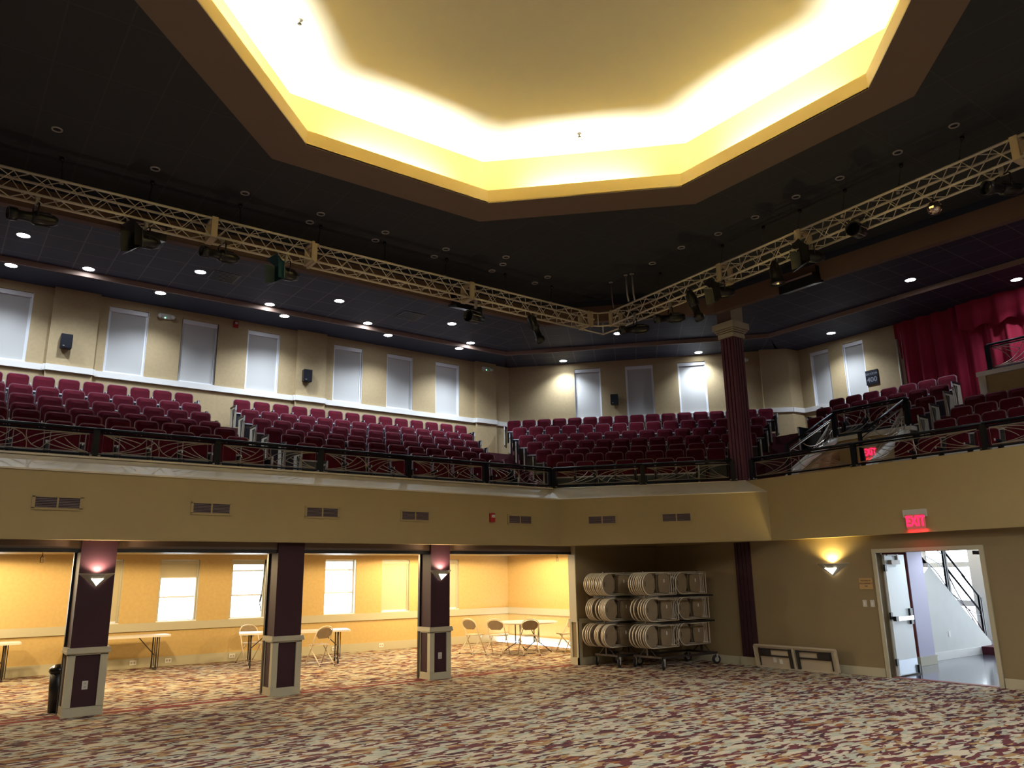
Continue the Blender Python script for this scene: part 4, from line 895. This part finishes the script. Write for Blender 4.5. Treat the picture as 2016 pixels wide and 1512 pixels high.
def vent(p, rz, lb, w=0.60):
    t = thing('wall_vent', lb, 'air vent', p, rz, 'air vents in the balcony front')
    k = MB(); h = 0.088
    for (a, b) in (((-w/2-0.03, -0.014, h-0.012), (w/2+0.03, 0, h+0.02)), ((-w/2-0.03, -0.014, -h-0.02), (w/2+0.03, 0, -h+0.012)), ((-w/2-0.03, -0.014, -h), (-w/2+0.012, 0, h)), ((w/2-0.012, -0.014, -h), (w/2+0.03, 0, h)), ((-0.012, -0.014, -h), (0.012, 0, h))): k.box(a, b)
    part(k, 'frame', 'fascia', t)
    k = MB(); k.box((-w/2, -0.003, -h), (w/2, -0.001, h)); part(k, 'duct_opening', 'vent', t)
    k = MB()
    for j in range(7): k.box((-w/2+0.01, -0.011, -h+0.018+j*0.0235), (w/2-0.01, -0.005, -h+0.026+j*0.0235))
    part(k, 'louvres', 'shell', t)
for i, x in enumerate((1.51, 3.72, 5.64, 7.53, 10.05)): vent((x, 13.30, 3.02), 0, 'louvred vent in the left balcony front, %s from the left' % ORD[i])
ev = (Vector(E1)-Vector(V1)).normalized(); eang = math.atan2(ev.y, ev.x)
for s_, lb in ((0.92, 'louvred vent in the corner balcony front, left one of two'), (2.50, 'louvred vent in the corner balcony front, right one of two')):
    p = Vector(V1)+ev*s_; vent((p.x, p.y, 3.02), eang, lb)
def text(body, size, T, m, name, parent, ext=0.003, bold=0.0):
    cu = bpy.data.curves.new(name, 'FONT'); cu.body = body; cu.size = size; cu.align_x = 'CENTER'; cu.align_y = 'CENTER'; cu.extrude = ext; cu.offset = bold; cu.resolution_u = 3
    ob = bpy.data.objects.new(name, cu); C.objects.link(ob)
    dg = bpy.context.evaluated_depsgraph_get(); me = bpy.data.meshes.new_from_object(ob.evaluated_get(dg)); bpy.data.objects.remove(ob)
    me.transform(T @ Matrix.Rotation(PI/2, 4, 'X')); me.materials.clear(); me.materials.append(M[m])
    o = bpy.data.objects.new(name, me); C.objects.link(o); o.parent = parent; return o
def exit_sign(p, rz, w, lb):
    t = thing('exit_sign', lb, 'exit sign', p, rz); s_ = w/0.40
    k = MB(); k.box((-w/2, -0.06, 0.10*s_), (w/2, 0, 0.19*s_)); k.box((-w/2, -0.06, 0.06*s_), (-w/2+0.03, 0, 0.10*s_)); k.box((w/2-0.03, -0.06, 0.06*s_), (w/2, 0, 0.10*s_)); part(k, 'canopy', 'offwhite', t)
    k = MB(); k.rrect(w*0.84, -0.15*s_, 0.10*s_, 0.03, -0.045, -0.035, 'x'); part(k, 'face_panel', 'exitface', t)
    text('EXIT', 0.245*s_, Matrix.Translation((0, -0.048, -0.02*s_)) @ Matrix.Scale(0.68, 4, (1, 0, 0)), 'exitred', 'lettering', t, bold=0.006)
    light('AREA', Vector(p)+(Matrix.Rotation(rz, 3, 'Z') @ Vector((0, -0.05, -0.16*s_))), 0.9*s_, (1.0, 0.02, 0.06), (0.5, 0, rz), shape='RECTANGLE', size=w*0.8, size_y=0.03)
exit_sign((14.0, 6.955, 2.70), -PI/2, 0.40, 'red edge lit exit sign on the balcony front above the doorway')
exit_sign((VX1, 8.77, 4.34), -PI/2, 0.34, 'red edge lit exit sign inside the upper stair opening')
t = thing('section_sign', 'square black section 400 sign beside the right balcony window', 'sign', (RX, 11.17, 7.20), -PI/2)
k = MB(); k.box((-0.18, -0.03, -0.21), (0.18, 0, 0.21)); part(k, 'board', 'blacksign', t)
text('SECTION', 0.088, Matrix.Translation((0, -0.032, 0.10)), 'graphite', 'lettering', t, bold=0.001)
text('400', 0.20, Matrix.Translation((0, -0.032, -0.07)), 'graphite', 'numerals', t, bold=0.003)
t = thing('occupancy_sign', 'small brass maximum occupancy sign between the sconce and the doorway', 'sign', (XR, 8.12, 1.625), -PI/2)
k = MB(); k.box((-0.13, -0.012, -0.10), (0.13, 0, 0.10)); part(k, 'plate', 'tan_sign', t)
text('MAXIMUM', 0.042, Matrix.Translation((0, -0.013, 0.05)), 'sign_ink', 'upper_lettering', t, ext=0.001)
text('OCCUPANCY', 0.042, Matrix.Translation((0, -0.013, 0.0)), 'sign_ink', 'middle_lettering', t, ext=0.001)
text('700', 0.042, Matrix.Translation((0, -0.013, -0.05)), 'sign_ink', 'numerals', t, ext=0.001)
for y, lb in ((8.19, 'white light switch plate under the occupancy sign, left one'), (8.04, 'white light switch plate under the occupancy sign, right one')):
    t = thing('light_switch', lb, 'light switch', (XR, y, 1.27), -PI/2)
    k = MB(); k.box((-0.038, -0.01, -0.06), (0.038, 0, 0.06)); part(k, 'cover_plate', 'offwhite', t)
    k = MB(); k.box((-0.012, -0.016, -0.03), (0.012, -0.01, 0.03)); part(k, 'rocker', 'white', t)
for i, x in enumerate((2.65, 4.12, 4.87, 6.32, 8.95, 10.30)):
    t = thing('baseboard_outlet', 'cream outlet plate on the side room baseboard, %s from the left' % ORD[i], 'power outlet', (x, YW-0.03, 0.12))
    k = MB(); k.box((-0.07, -0.012, -0.05), (0.07, 0, 0.05)); part(k, 'cover_plate', 'white', t)
    k = MB(); k.box((-0.045, -0.015, -0.02), (-0.015, -0.012, 0.02)); k.box((0.015, -0.015, -0.02), (0.045, -0.012, 0.02)); part(k, 'socket', 'hub', t)
for i, x in enumerate((0.84, 8.16, 11.35, 7.0)):
    t = thing('track_pull', 'small dark pull loop hanging at the folding wall track, %s' % ('beside the left pillar' if i == 0 else 'beside the third pillar' if i == 1 else 'near the right jamb' if i == 2 else 'left of the third pillar'), 'pull loop', (x+0.6 if i == 0 else x, 13.68, 2.32)) if i in (0, 2) else None
    if t:
        k = MB(); k.tube([(0, 0, 0), (0, 0, -0.05), (-0.02, 0, -0.08), (-0.02, 0, -0.15), (0.02, 0, -0.15), (0.02, 0, -0.08), (0, 0, -0.05)], 0.005, n=5); part(k, 'loop', 'blackmetal', t)
t = thing('window_pull_cord', 'dark cord and chain hanging in front of the window left of middle pillar', 'cord', (7.00, YW-0.05, 2.38))
k = MB(); k.tube([(0, 0, 0), (-0.03, -0.02, -0.4), (-0.07, -0.03, -0.9), (-0.10, -0.02, -1.05), (-0.05, -0.01, -1.25)], 0.012, n=5); part(k, 'cord', 'blackmetal', t)
k = MB(); k.tube([(-0.07, -0.03, -0.86), (-0.10, -0.03, -1.02)], 0.022, n=6); part(k, 'weight', 'black', t)
# ================================================================== SIDE ROOM LAMPS (ceiling hidden behind the header)
for i, (x, y) in enumerate([(0.3, 16.2), (0.8, 18.4), (3.6, 16.6), (6.6, 15.8), (9.6, 16.4), (12.9, 17.6), (13.2, 15.2), (11.0, 18.6)]):
    t = thing('side_room_downlight', 'warm round downlight in the side room ceiling, %s' % ORD[i], 'recessed light', (x, y, 2.49), 0, 'side room downlights')
    k = MB(); k.lathe([(0.08, 0), (0.08, -0.01), (0.10, -0.01), (0.105, 0)], n=16); part(k, 'trim_ring', 'white', t)
    k = MB(); k.lathe([(0, -0.005), (0.08, -0.005)], n=16); part(k, 'lens', 'bulb', t)
    light('SPOT', (x, y, 2.44), E_ROOM, WARM, (0, 0, 0), spot_size=math.radians(178), spot_blend=0.1, shadow_soft_size=0.08)
# ================================================================== FOLDING CHAIRS AND TABLES
def fold_chair_open(loc, rz, lb):
    """open folding chair; faces local -y"""
    t = thing('folding_chair', lb, 'folding chair', loc, rz)
    k = MB(); w = 0.22
    k.tube([(-w-0.01, -0.20, 0.01), (-w, 0.02, 0.45), (-w, 0.16, 0.72)]+[(-w*math.cos(a), 0.16+0.055*math.sin(a), 0.72+0.13*math.sin(a)) for a in [PI*j/8 for j in range(1, 8)]]+[(w, 0.16, 0.72), (w, 0.02, 0.45), (w+0.01, -0.20, 0.01)], 0.013, n=6)
    k.tube([(-w-0.01, -0.18, 0.06), (w+0.01, -0.18, 0.06)], 0.009, n=5); part(k, 'front_frame', 'tube', t)
    for s_ in (-1, 1):
        k = MB(); k.tube([((w-0.025)*s_, -0.10, 0.42), ((w-0.02)*s_, 0.30, 0.01)], 0.012, n=6); k.tube([((w-0.02)*s_, 0.292, 0.02), ((w-0.02)*s_, 0.302, 0.0)], 0.018, 'rubber', n=6); part(k, 'rear_leg', 'tube', t)
    k = MB(); k.tube([(-w+0.02, 0.24, 0.07), (w-0.02, 0.24, 0.07)], 0.009, n=5); part(k, 'stretcher', 'tube', t)
    k = MB(); k.hull([(-0.17, -0.22, 0.43), (0.17, -0.22, 0.43), (0.20, -0.18, 0.43), (-0.20, -0.18, 0.43), (0.20, 0.10, 0.44), (-0.20, 0.10, 0.44), (0.14, 0.17, 0.44), (-0.14, 0.17, 0.44), (-0.17, -0.22, 0.455), (0.17, -0.22, 0.455), (0.20, -0.18, 0.458), (-0.20, -0.18, 0.458), (0.20, 0.10, 0.46), (-0.20, 0.10, 0.46), (0.14, 0.17, 0.46), (-0.14, 0.17, 0.46)]); part(k, 'seat', 'poly', t)
    T = Matrix.Translation((0, 0.135, 0.68)) @ Matrix.Rotation(-0.42, 4, 'X')
    k = MB(); P = [(-0.12, -0.10), (0.12, -0.10), (0.195, -0.03), (0.20, 0.04)]+[(0.20*math.cos(a), 0.04+0.115*math.sin(a)) for a in [PI*j/8 for j in range(1, 8)]]+[(-0.20, 0.04), (-0.195, -0.03)]
    k.add([(x, 0, z) for x, z in P]+[(x, 0.018, z) for x, z in P], [tuple(range(len(P))), tuple(range(len(P), 2*len(P)))[::-1]]+[((i+1) % len(P), i, len(P)+i, len(P)+(i+1) % len(P)) for i in range(len(P))], '', T); part(k, 'backrest', 'polyback', t)
    return t
fold_chair_open((7.45, 17.42, 0), PI+0.28, 'beige folding chair at the wheeled table, seen between middle and third pillars')
fold_chair_open((6.52, 19.25, 0), 0.15, 'beige folding chair beyond the wheeled table, half hidden by middle pillar')
fold_chair_open((11.55, 17.35, 0), PI/2+0.25, 'leftmost folding chair at the round table, overlapped by its neighbour')
fold_chair_open((11.80, 16.62, 0), PI/2+0.55, 'folding chair turned sideways left of the round table, in front')
fold_chair_open((12.28, 15.98, 0), PI-0.42, 'folding chair with its back to the hall at the round table')
fold_chair_open((13.40, 15.85, 0), -PI/2-0.2, 'folding chair right of the round table beside the cream jamb')
def long_table(loc, rz, L_, wd, lb, wheels=False):
    t = thing('folding_table', lb, 'table', loc, rz)
    k = MB(); k.prism([(-L_/2+0.03, -wd/2), (L_/2-0.03, -wd/2), (L_/2, -wd/2+0.03), (L_/2, wd/2-0.03), (L_/2-0.03, wd/2), (-L_/2+0.03, wd/2), (-L_/2, wd/2-0.03), (-L_/2, -wd/2+0.03)], 0.70, 0.74); part(k, 'tabletop', 'tabletop', t)
    for s_ in (-1, 1):
        x = s_*(L_/2-0.26); k = MB(); zb = 0.09 if wheels else 0.01
        for y in (-wd/2+0.09, wd/2-0.09): k.tube([(x, y, zb), (x, y, 0.70)], 0.016, n=6); k.tube([(x+0.045*s_, y, zb+0.05), (x+0.045*s_, y, 0.70)], 0.010, n=5)
        k.tube([(x, -wd/2+0.03, zb+0.02), (x, wd/2-0.03, zb+0.02)], 0.018, n=6); k.tube([(x, 0, zb+0.30), (x-0.34*s_, 0, 0.69)], 0.011, n=5); k.tube([(x, -wd/2+0.09, zb+0.30), (x, wd/2-0.09, zb+0.30)], 0.011, n=5)
        lg = part(k, 'leg', 'greysteel', t)
        if wheels:
            for y in (-wd/2+0.05, wd/2-0.05):
                k = MB(); k.lathe([(0.0, -0.014), (0.045, -0.016), (0.055, -0.008), (0.055, 0.008), (0.045, 0.016), (0.0, 0.014)], n=14, T=Matrix.Translation((x, y, 0.056)) @ Matrix.Rotation(PI/2, 4, 'Y')); part(k, 'caster', 'rubber', lg)
    return t
long_table((3.76, 19.36, 0), 0, 1.83, 0.56, 'narrow folding table against the window wall, right of the left pillar')
long_table((0.92, 19.30, 0), 0, 1.83, 0.56, 'narrow folding table against the wall at the far left edge')
long_table((7.10, 18.02, 0), -0.30, 2.42, 0.74, 'wheeled folding table standing behind the middle pillar', wheels=True)
t = thing('round_table', 'round folding table with beige top surrounded by folding chairs', 'table', (12.72, 16.62, 0))
k = MB(); k.lathe([(0, 0.705), (0.76, 0.705), (0.775, 0.72), (0.775, 0.735), (0.765, 0.742), (0, 0.742)], n=40, smooth=False); part(k, 'tabletop', 'tabletop', t)
for s_ in (-1, 1):
    k = MB()
    k.tube([(0.30*s_, -0.10, 0.70), (0.30*s_, -0.10, 0.22), (0.34*s_, -0.35, 0.10), (0.36*s_, -0.52, 0.01)], 0.014, n=6); k.tube([(0.30*s_, 0.10, 0.70), (0.30*s_, 0.10, 0.22), (0.34*s_, 0.35, 0.10), (0.36*s_, 0.52, 0.01)], 0.014, n=6)
    k.tube([(0.30*s_, -0.10, 0.24), (0.30*s_, 0.10, 0.24)], 0.012, n=5); k.tube([(0.30*s_, 0, 0.24), (0.05*s_, 0, 0.69)], 0.010, n=5)
    part(k, 'leg', 'greysteel', t)
# table folded flat and leaning on the olive wall
t = thing('folded_table', 'beige folding table on its side leaning against the olive wall, legs folded', 'folding table', (13.99, 9.65, 0), -PI/2)
Tt = Matrix.Rotation(0.16, 4, 'X')
L_, Hh = 1.84, 0.455
k = MB(); k.rrect(L_, 0.0, Hh, 0.045, -0.02, 0.0, 'x', Tt)
for (a, b) in (((-L_/2+0.02, -0.045, 0.0), (L_/2-0.02, -0.02, 0.028)), ((-L_/2+0.02, -0.045, Hh-0.028), (L_/2-0.02, -0.02, Hh)), ((-L_/2, -0.045, 0.03), (-L_/2+0.03, -0.02, Hh-0.03)), ((L_/2-0.03, -0.045, 0.03), (L_/2, -0.02, Hh-0.03)), ((-0.02, -0.045, 0.02), (0.015, -0.02, Hh-0.02))): k.box(a, b, '', Tt)
part(k, 'tabletop', 'poly', t)
for s_ in (-1, 1):
    k = MB(); xo = s_*0.80; xi = s_*0.085
    k.box((xi-0.03, -0.05, 0.035), (xi+0.03, -0.022, Hh-0.06), '', Tt); k.tube([(Tt @ Vector((xo, -0.036, 0.05)))[:], (Tt @ Vector((xo, -0.036, Hh-0.06)))[:]], 0.012, n=5)
    k.box((min(xo, xi), -0.045, 0.235), (max(xo, xi), -0.025, 0.262), '', Tt); k.box((min(xo, xi), -0.045, Hh-0.09), (max(xo, xi), -0.025, Hh-0.065), '', Tt)
    k.box((s_*0.66-0.13, -0.07, 0.265), (s_*0.66+0.13, -0.025, 0.36), '', Tt)
    part(k, 'leg', 'greysteel', t)
k = MB(); k.box((-0.50, -0.024, 0.12), (-0.43, -0.0205, 0.22), '', Tt); k.box((-0.36, -0.024, 0.10), (-0.29, -0.0205, 0.19), '', Tt); part(k, 'paper_label', 'white', t)
# folded chairs hanging on two carts: long axis along +x, back end at -x, stacked along +y
def folded_meshes():
    k = MB(); r = 0.225
    arc = [(r-r*math.cos(a)*0.0-r*math.sin(a), 0, r*math.cos(a)) for a in [PI*j/12 for j in range(13)]]
    pts = [(0.98, 0, r)]+[(r-r*math.sin(a), 0, r*math.cos(a)) for a in [PI*j/12 for j in range(13)]]+[(0.98, 0, -r)]
    k.tube(pts, 0.013, n=6)
    k.tube([(0.97, 0, -r), (0.97, 0, r)], 0.009, n=5)
    for s_ in (-1, 1): k.tube([(0.40, 0.012, s_*(r-0.03)), (0.93, 0.012, s_*(r-0.028))], 0.010, n=5)
    for x in (0.80, 0.86): k.tube([(x, 0.012, -r+0.03), (x, 0.012, r-0.03)], 0.007, n=5)
    fr = k.mesh('frame')
    k = MB(); P = [(0.30, -0.10), (0.36, -0.145), (0.36, 0.145), (0.30, 0.10)]
    P = [(r-(r-0.015)*math.sin(a), (r-0.015)*math.cos(a)) for a in [PI*j/12 for j in range(13)]]+[(0.27, -0.20), (0.32, -0.12), (0.345, -0.09), (0.345, 0.09), (0.32, 0.12), (0.27, 0.20)]
    n = len(P); k.add([(x, -0.012, z) for x, z in P]+[(x, 0.004, z) for x, z in P], [tuple(range(n))[::-1], tuple(range(n, 2*n))]+[(i, (i+1) % n, n+(i+1) % n, n+i) for i in range(n)], 'polyback')
    k.box((0.05, -0.0135, -0.045), (0.065, -0.012, 0.045), 'black')
    bk = k.mesh('backrest')
    k = MB(); P = [(0.46, -0.17), (0.72, -0.20), (0.76, -0.12), (0.77, 0), (0.76, 0.12), (0.72, 0.20), (0.46, 0.17), (0.44, 0)]; n = len(P)
    k.add([(x, -0.016, z) for x, z in P]+[(x, 0.008, z) for x, z in P], [tuple(range(n))[::-1], tuple(range(n, 2*n))]+[(i, (i+1) % n, n+(i+1) % n, n+i) for i in range(n)], 'polyback')
    k.box((0.60, -0.0175, 0.02), (0.63, -0.016, 0.09), 'white')
    st = k.mesh('seat')
    return fr, bk, st
FM = folded_meshes(); FM[0].materials.clear(); FM[0].materials.append(M['tube'])
def folded_chair(loc, lb, rz=0.0):
    t = thing('stacked_folding_chair', lb, 'folding chair', loc, rz, 'folded chairs on the carts')
    for n_, me in zip(('frame', 'backrest', 'seat'), FM):
        o = bpy.data.objects.new(n_, me); C.objects.link(o); o.parent = t
TIER = [(1.667, 'top'), (1.150, 'middle'), (0.630, 'bottom')]
GAP = {('L', 0): [0, .05, .10, .15, .20, .27, .33, .39, .45, .51, .57], ('L', 1): [0, .045, .09, .135, .18, .27, .40, .46, .52, .58], ('L', 2): [0, .05, .09, .20, .25, .30, .45, .52, .59, .66],
       ('M', 0): [0, .055, .11, .16, .21, .27, .33, .40], ('M', 1): [0, .06, .13, .20, .33, .42], ('M', 2): [0, .06, .13, .19, .27, .36, .45], ('R', 0): [0, .07, .14], ('R', 1): [0, .07, .14], ('R', 2): [0, .07, .14]}
POS = {'L': (11.50, 12.42, 'left'), 'M': (11.87, 11.62, 'middle'), 'R': (12.90, 11.66, 'right')}
for ti, (z, tn) in enumerate(TIER):
    for g, (x, y, gn) in POS.items():
        for j, dy in enumerate(GAP[(g, ti)]):
            folded_chair((x+(0.04 if ti == 1 else 0.0)+random.uniform(-.006, .006), y+dy, z), 'beige folding chair folded on its side, %s tier, %s stack, %s from the front' % (tn, gn, ORD[j]), random.uniform(-0.012, 0.012))
def cart(x0, x1, y0, y1, lb, skipw=()):
    t = thing('chair_cart', lb, 'chair cart', ((x0+x1)/2, (y0+y1)/2, 0)); cx, cy = (x0+x1)/2, (y0+y1)/2; a, b = (x1-x0)/2, (y1-y0)/2
    k = MB()
    for y in (-b, b): k.box((-a, y-0.025, 0.21), (a, y+0.025, 0.25))
    for x in (-a, a): k.box((x-0.025, -b, 0.21), (x+0.025, b, 0.25))
    part(k, 'base_frame', 'greysteel', t)
    for x in (-a, a):
        k = MB(); k.box((x-0.02, -0.02, 0.25), (x+0.02, 0.02, 1.92)); k.tube([(x, 0, 0.44), (x, -0.22, 0.25)], 0.010, n=5); k.tube([(x, 0, 0.44), (x, 0.22, 0.25)], 0.010, n=5); part(k, 'upright', 'greysteel', t)
    for z in (0.885, 1.405):
        k = MB(); k.box((-a, -b-0.02, z-0.015), (a, -b+0.01, z+0.015)); k.box((-a, b-0.01, z-0.015), (a, b+0.02, z+0.015))
        for x in (-a, -a*0.3, a*0.4, a): k.box((x-0.012, -b, z-0.012), (x+0.012, b, z+0.012))
        part(k, 'hanging_bar', 'black', t)
    for x in (-a+0.02, a-0.02):
        for y in (-b, b):
            k = MB(); T = Matrix.Translation((x, y, 0.098)) @ Matrix.Rotation(0.5 if x < 0 else -0.3, 4, 'Z') @ Matrix.Rotation(PI/2, 4, 'X')
            k.lathe([(0, -0.020), (0.06, -0.024), (0.092, -0.018), (0.098, 0), (0.092, 0.018), (0.06, 0.024), (0, 0.020)], 'rubber', n=18, T=T); k.lathe([(0, -0.030), (0.05, -0.026)], 'hub', n=12, T=T); k.lathe([(0.05, 0.026), (0, 0.030)], 'hub', n=12, T=T)
            k.hull([(x-0.03, y-0.034, 0.21), (x+0.03, y-0.034, 0.21), (x-0.03, y-0.028, 0.21), (x+0.03, y-0.028, 0.21), (x-0.015, y-0.036, 0.08), (x+0.015, y-0.036, 0.08), (x-0.015, y-0.030, 0.08), (x+0.015, y-0.030, 0.08)], 'hub')
            part(k, 'caster', 'rubber', t)
cart(11.83, 12.45, 12.38, 13.06, 'wheeled chair cart behind, holding the left stacks of folded chairs')
cart(12.15, 13.80, 11.45, 12.24, 'wheeled chair cart in front, holding middle and right folded chair stacks')
# trash bin behind the left pillar
t = thing('trash_bin', 'tall dark trash bin half hidden behind the left pillar', 'trash bin', (1.93, 14.12, 0))
k = MB(); k.lathe([(0, 0.0), (0.13, 0.0), (0.16, 0.58), (0, 0.58)], n=20); part(k, 'bin_body', 'black', t)
k = MB(); k.lathe([(0.165, 0.56), (0.175, 0.58), (0.17, 0.62), (0.10, 0.68), (0, 0.69)], n=20); part(k, 'lid', 'blackmetal', t)
# ================================================================== LOBBY
k = MB(); k.box((XR+0.01, DY0, -0.001), (XR+0.16, DY1, 0.008)); struct(k.build('trim_17', 'redpaint'))
e = bpy.data.objects.new('door_1', None); C.objects.link(e); e.location = (XR+0.17, DY1-0.01, 0); e.rotation_euler = (0, 0, 0.03); struct(e)
k = MB(); k.box((0, -0.045, 0.015), (0.745, 0.0, 2.14)); part(k, 'door_leaf', 'door', e)
k = MB(); k.box((0.03, -0.05, 0.03), (0.735, -0.045, 0.28)); part(k, 'kick_plate', 'kick', e)
k = MB(); k.box((0.05, -0.10, 0.96), (0.72, -0.055, 1.03)); k.box((0.05, -0.06, 0.98), (0.09, -0.045, 1.01)); part(k, 'push_bar', 'chrome', e)
k = MB(); k.box((0.64, -0.085, 0.88), (0.735, -0.045, 1.16)); k.box((0.04, -0.105, 0.955), (0.14, -0.045, 1.035)); part(k, 'lock_case', 'black', e)
k = MB(); k.box((0.10, -0.12, 1.96), (0.42, -0.045, 2.04)); k.box((0.40, -0.09, 2.04), (0.43, -0.05, 2.15)); k.box((0.05, -0.08, 2.12), (0.43, -0.06, 2.14)); part(k, 'door_closer', 'hub', e)
for z in (0.25, 1.05, 1.90):
    k = MB(); k.box((-0.035, -0.055, z-0.06), (0.03, -0.02, z+0.06)); part(k, 'hinge', 'black', e)
k = MB(); k.box((0.70, -0.09, 0.02), (0.73, -0.045, 0.16)); part(k, 'door_stop', 'black', e)
e = bpy.data.objects.new('door_2', None); C.objects.link(e); e.location = (XR+0.17, DY0+0.01, 0); e.rotation_euler = (0, 0, 0.0); struct(e)
k = MB(); k.box((0, 0.0, 0.015), (0.87, 0.045, 2.14)); part(k, 'door_leaf', 'door', e)
k = MB(); k.box((-0.14, 0.06, 2.09), (0.10, 0.12, 2.15)); part(k, 'door_closer', 'greysteel', e)
# lobby shell
k = MB(); k.box((XR+0.16, 8.99, 0), (16.2, 9.1, 2.49)); k.box((16.2, 10.5, 0), (24.3, 10.65, 0.02)); struct(k.build('wall_lobby_left', 'lobbywall'))
k = MB(); k.box((XR+0.3, 1.0, 2.49), (21.5, 13.3, 2.60)); struct(k.build('ceiling_lobby', 'white'))
t = thing('lobby_column', 'square lobby column with brick red and lavender faces on cream base', 'column', (16.515, 8.675, 0))
k = MB(); k.box((-0.315, -0.30, 0.16), (-0.30, 0.315, 2.49), 'redpaint'); k.box((-0.30, -0.315, 0.16), (0.315, 0.315, 2.49), 'lavender'); part(k, 'shaft', 'lavender', t)
k = MB(); k.box((-0.335, -0.335, 0), (0.335, 0.335, 0.16)); k.box((-0.345, -0.345, 0.15), (0.345, 0.345, 0.175)); part(k, 'base', 'cream', t)
k = MB(); yS = 8.62
P = [(16.9, 0), (20.0, 0), (20.0, 0.24), (19.1, 0.86), (17.35, 2.14), (16.9, 2.45)]
def xzp(k, P, y0, y1, m=''):
    n = len(P); k.add([(x, y0, z) for x, z in P]+[(x, y1, z) for x, z in P], [tuple(range(n)), tuple(range(n, 2*n))[::-1]]+[((i+1) % n, i, n+i, n+(i+1) % n) for i in range(n)], m)
xzp(k, P, yS, yS+0.12); k.box((16.5, yS, 1.9), (17.55, yS+0.10, 2.485)); struct(k.build('wall_stair_side', 'lobbywall'))
k = MB(); k.box((16.86, yS-0.02, 0), (19.45, yS, 0.16)); struct(k.build('baseboard_stair', 'white'))
k = MB()
for j in range(11): k.box((17.2+j*0.26-0.0, yS+0.12, 0), (17.2+(j+1)*0.26, yS+1.5, max(0.1, 2.05-j*0.19)))
k.box((19.44, 7.9, 0), (20.4, yS+0.12, 0.16)); struct(k.build('floor_stair_treads', 'maroon_carpet'))
o = thing('lobby_outlet', 'white outlet plate low on the lobby stair wall', 'power outlet', (18.08, yS, 0.50))
k = MB(); k.box((-0.04, -0.01, -0.06), (0.04, 0, 0.06)); part(k, 'cover_plate', 'white', o)
sconce((17.24, yS-0.005, 1.99), 0.60, 0.24, -PI/2, 'white triangular sconce on the lobby stair wall behind the column', col=(1, 0.9, 0.8), en=6)
o = thing('lobby_stair_railing', 'dark stair railing with curved steel bars seen through the doorway', 'railing', (17.4, yS+0.06, 0))
def zs(x): return 2.14-(x-17.35)*0.725
for x in (18.42, 18.50, 19.86, 19.94): k = MB(); k.box((x-17.4-0.022, -0.022, zs(x)-0.1), (x-17.4+0.022, 0.022, zs(x)+0.95)); part(k, 'post', 'rail', o)
k = MB()
for (xa, xb, h) in ((17.4, 18.46, 0.92), (18.5, 19.86, 0.58), (19.2, 19.95, 0.93), (18.5, 19.3, 0.95)): k.tube([(xa-17.4, 0, zs(xa)+h), (xb-17.4, 0, zs(xb)+h)], 0.024, n=6)
part(k, 'handrail', 'rail', o)
k = MB()
for (xa, za, xm, zm, xb, zb) in ((17.45, .1, 17.9, .7, 18.4, .8), (17.45, .12, 18.0, .4, 18.4, .5), (17.5, .05, 18.0, .25, 18.42, .08), (18.5, .05, 19.2, .35, 19.85, .1), (18.5, .1, 19.2, .1, 19.85, .5), (18.5, .5, 19.0, .1, 19.85, .05)):
    k.tube([(q[0]-17.4, 0, zs(q[0])+q[1]) for q in bez((xa, za), (xm, zm), (xb, zb))], 0.012, n=5)
part(k, 'curved_bar', 'chrome', o)
# glazed lobby front
k = MB(); GX = 23.5
k.box((GX, 3.0, 0), (GX+0.12, 13.3, 0.10)); k.box((GX, 3.0, 0.86), (GX+0.12, 13.3, 1.02)); k.box((GX, 3.0, 1.92), (GX+0.12, 13.3, 2.06)); k.box((GX, 3.0, 3.9), (GX+0.12, 13.3, 4.5))
for y in (3.0, 5.2, 7.4, 8.6, 9.75, 10.15, 11.0, 12.2, 13.2): k.box((GX-0.03, y-0.05, 0), (GX+0.15, y+0.05, 4.5))
k.box((GX-0.05, 10.0, 0), (GX+0.1, 10.38, 4.4)); k.box((GX-0.05, 9.2, 0), (GX+0.1, 9.62, 4.4))
struct(k.build('window_20', 'frame'))
k = MB(); k.box((GX+0.05, 3.0, 0), (GX+0.06, 13.3, 4.5)); struct(k.build('window_21', 'glass'))
k = MB(); k.box((XR+0.16, 13.2, 0), (24.3, 13.3, 2.49)); struct(k.build('wall_lobby_end', 'lobbywall'))
k = MB(); k.box((XR+0.16, 0.9, 0), (24.3, 1.0, 2.49)); struct(k.build('wall_lobby_near', 'lobbywall'))
k = MB(); k.box((GX, 1.0, 0), (GX+0.15, 3.0, 4.6)); struct(k.build('wall_lobby_front', 'lobbywall'))

for i, (x, y) in enumerate([(15.2, 7.0), (16.9, 7.6), (18.4, 6.6), (20.5, 7.6)]):  # unseen ceiling lamps added to brighten the lobby
    t = thing('lobby_fill_light', 'lit round downlight in the lobby ceiling, %s from the doorway' % ORD[i], 'recessed light', (x, y, 2.49), 0, 'lobby downlights')
    k = MB(); k.lathe([(0.08, 0), (0.08, -0.01), (0.10, -0.01), (0.105, 0)], n=16); part(k, 'trim_ring', 'white', t)
    k = MB(); k.lathe([(0, -0.005), (0.08, -0.005)], n=16); part(k, 'lens', 'glow', t)
    light('SPOT', (x, y, 2.42), 42, (0.86, 0.94, 1.0), (0, 0, 0), spot_size=math.radians(165), spot_blend=0.5, shadow_soft_size=0.1)
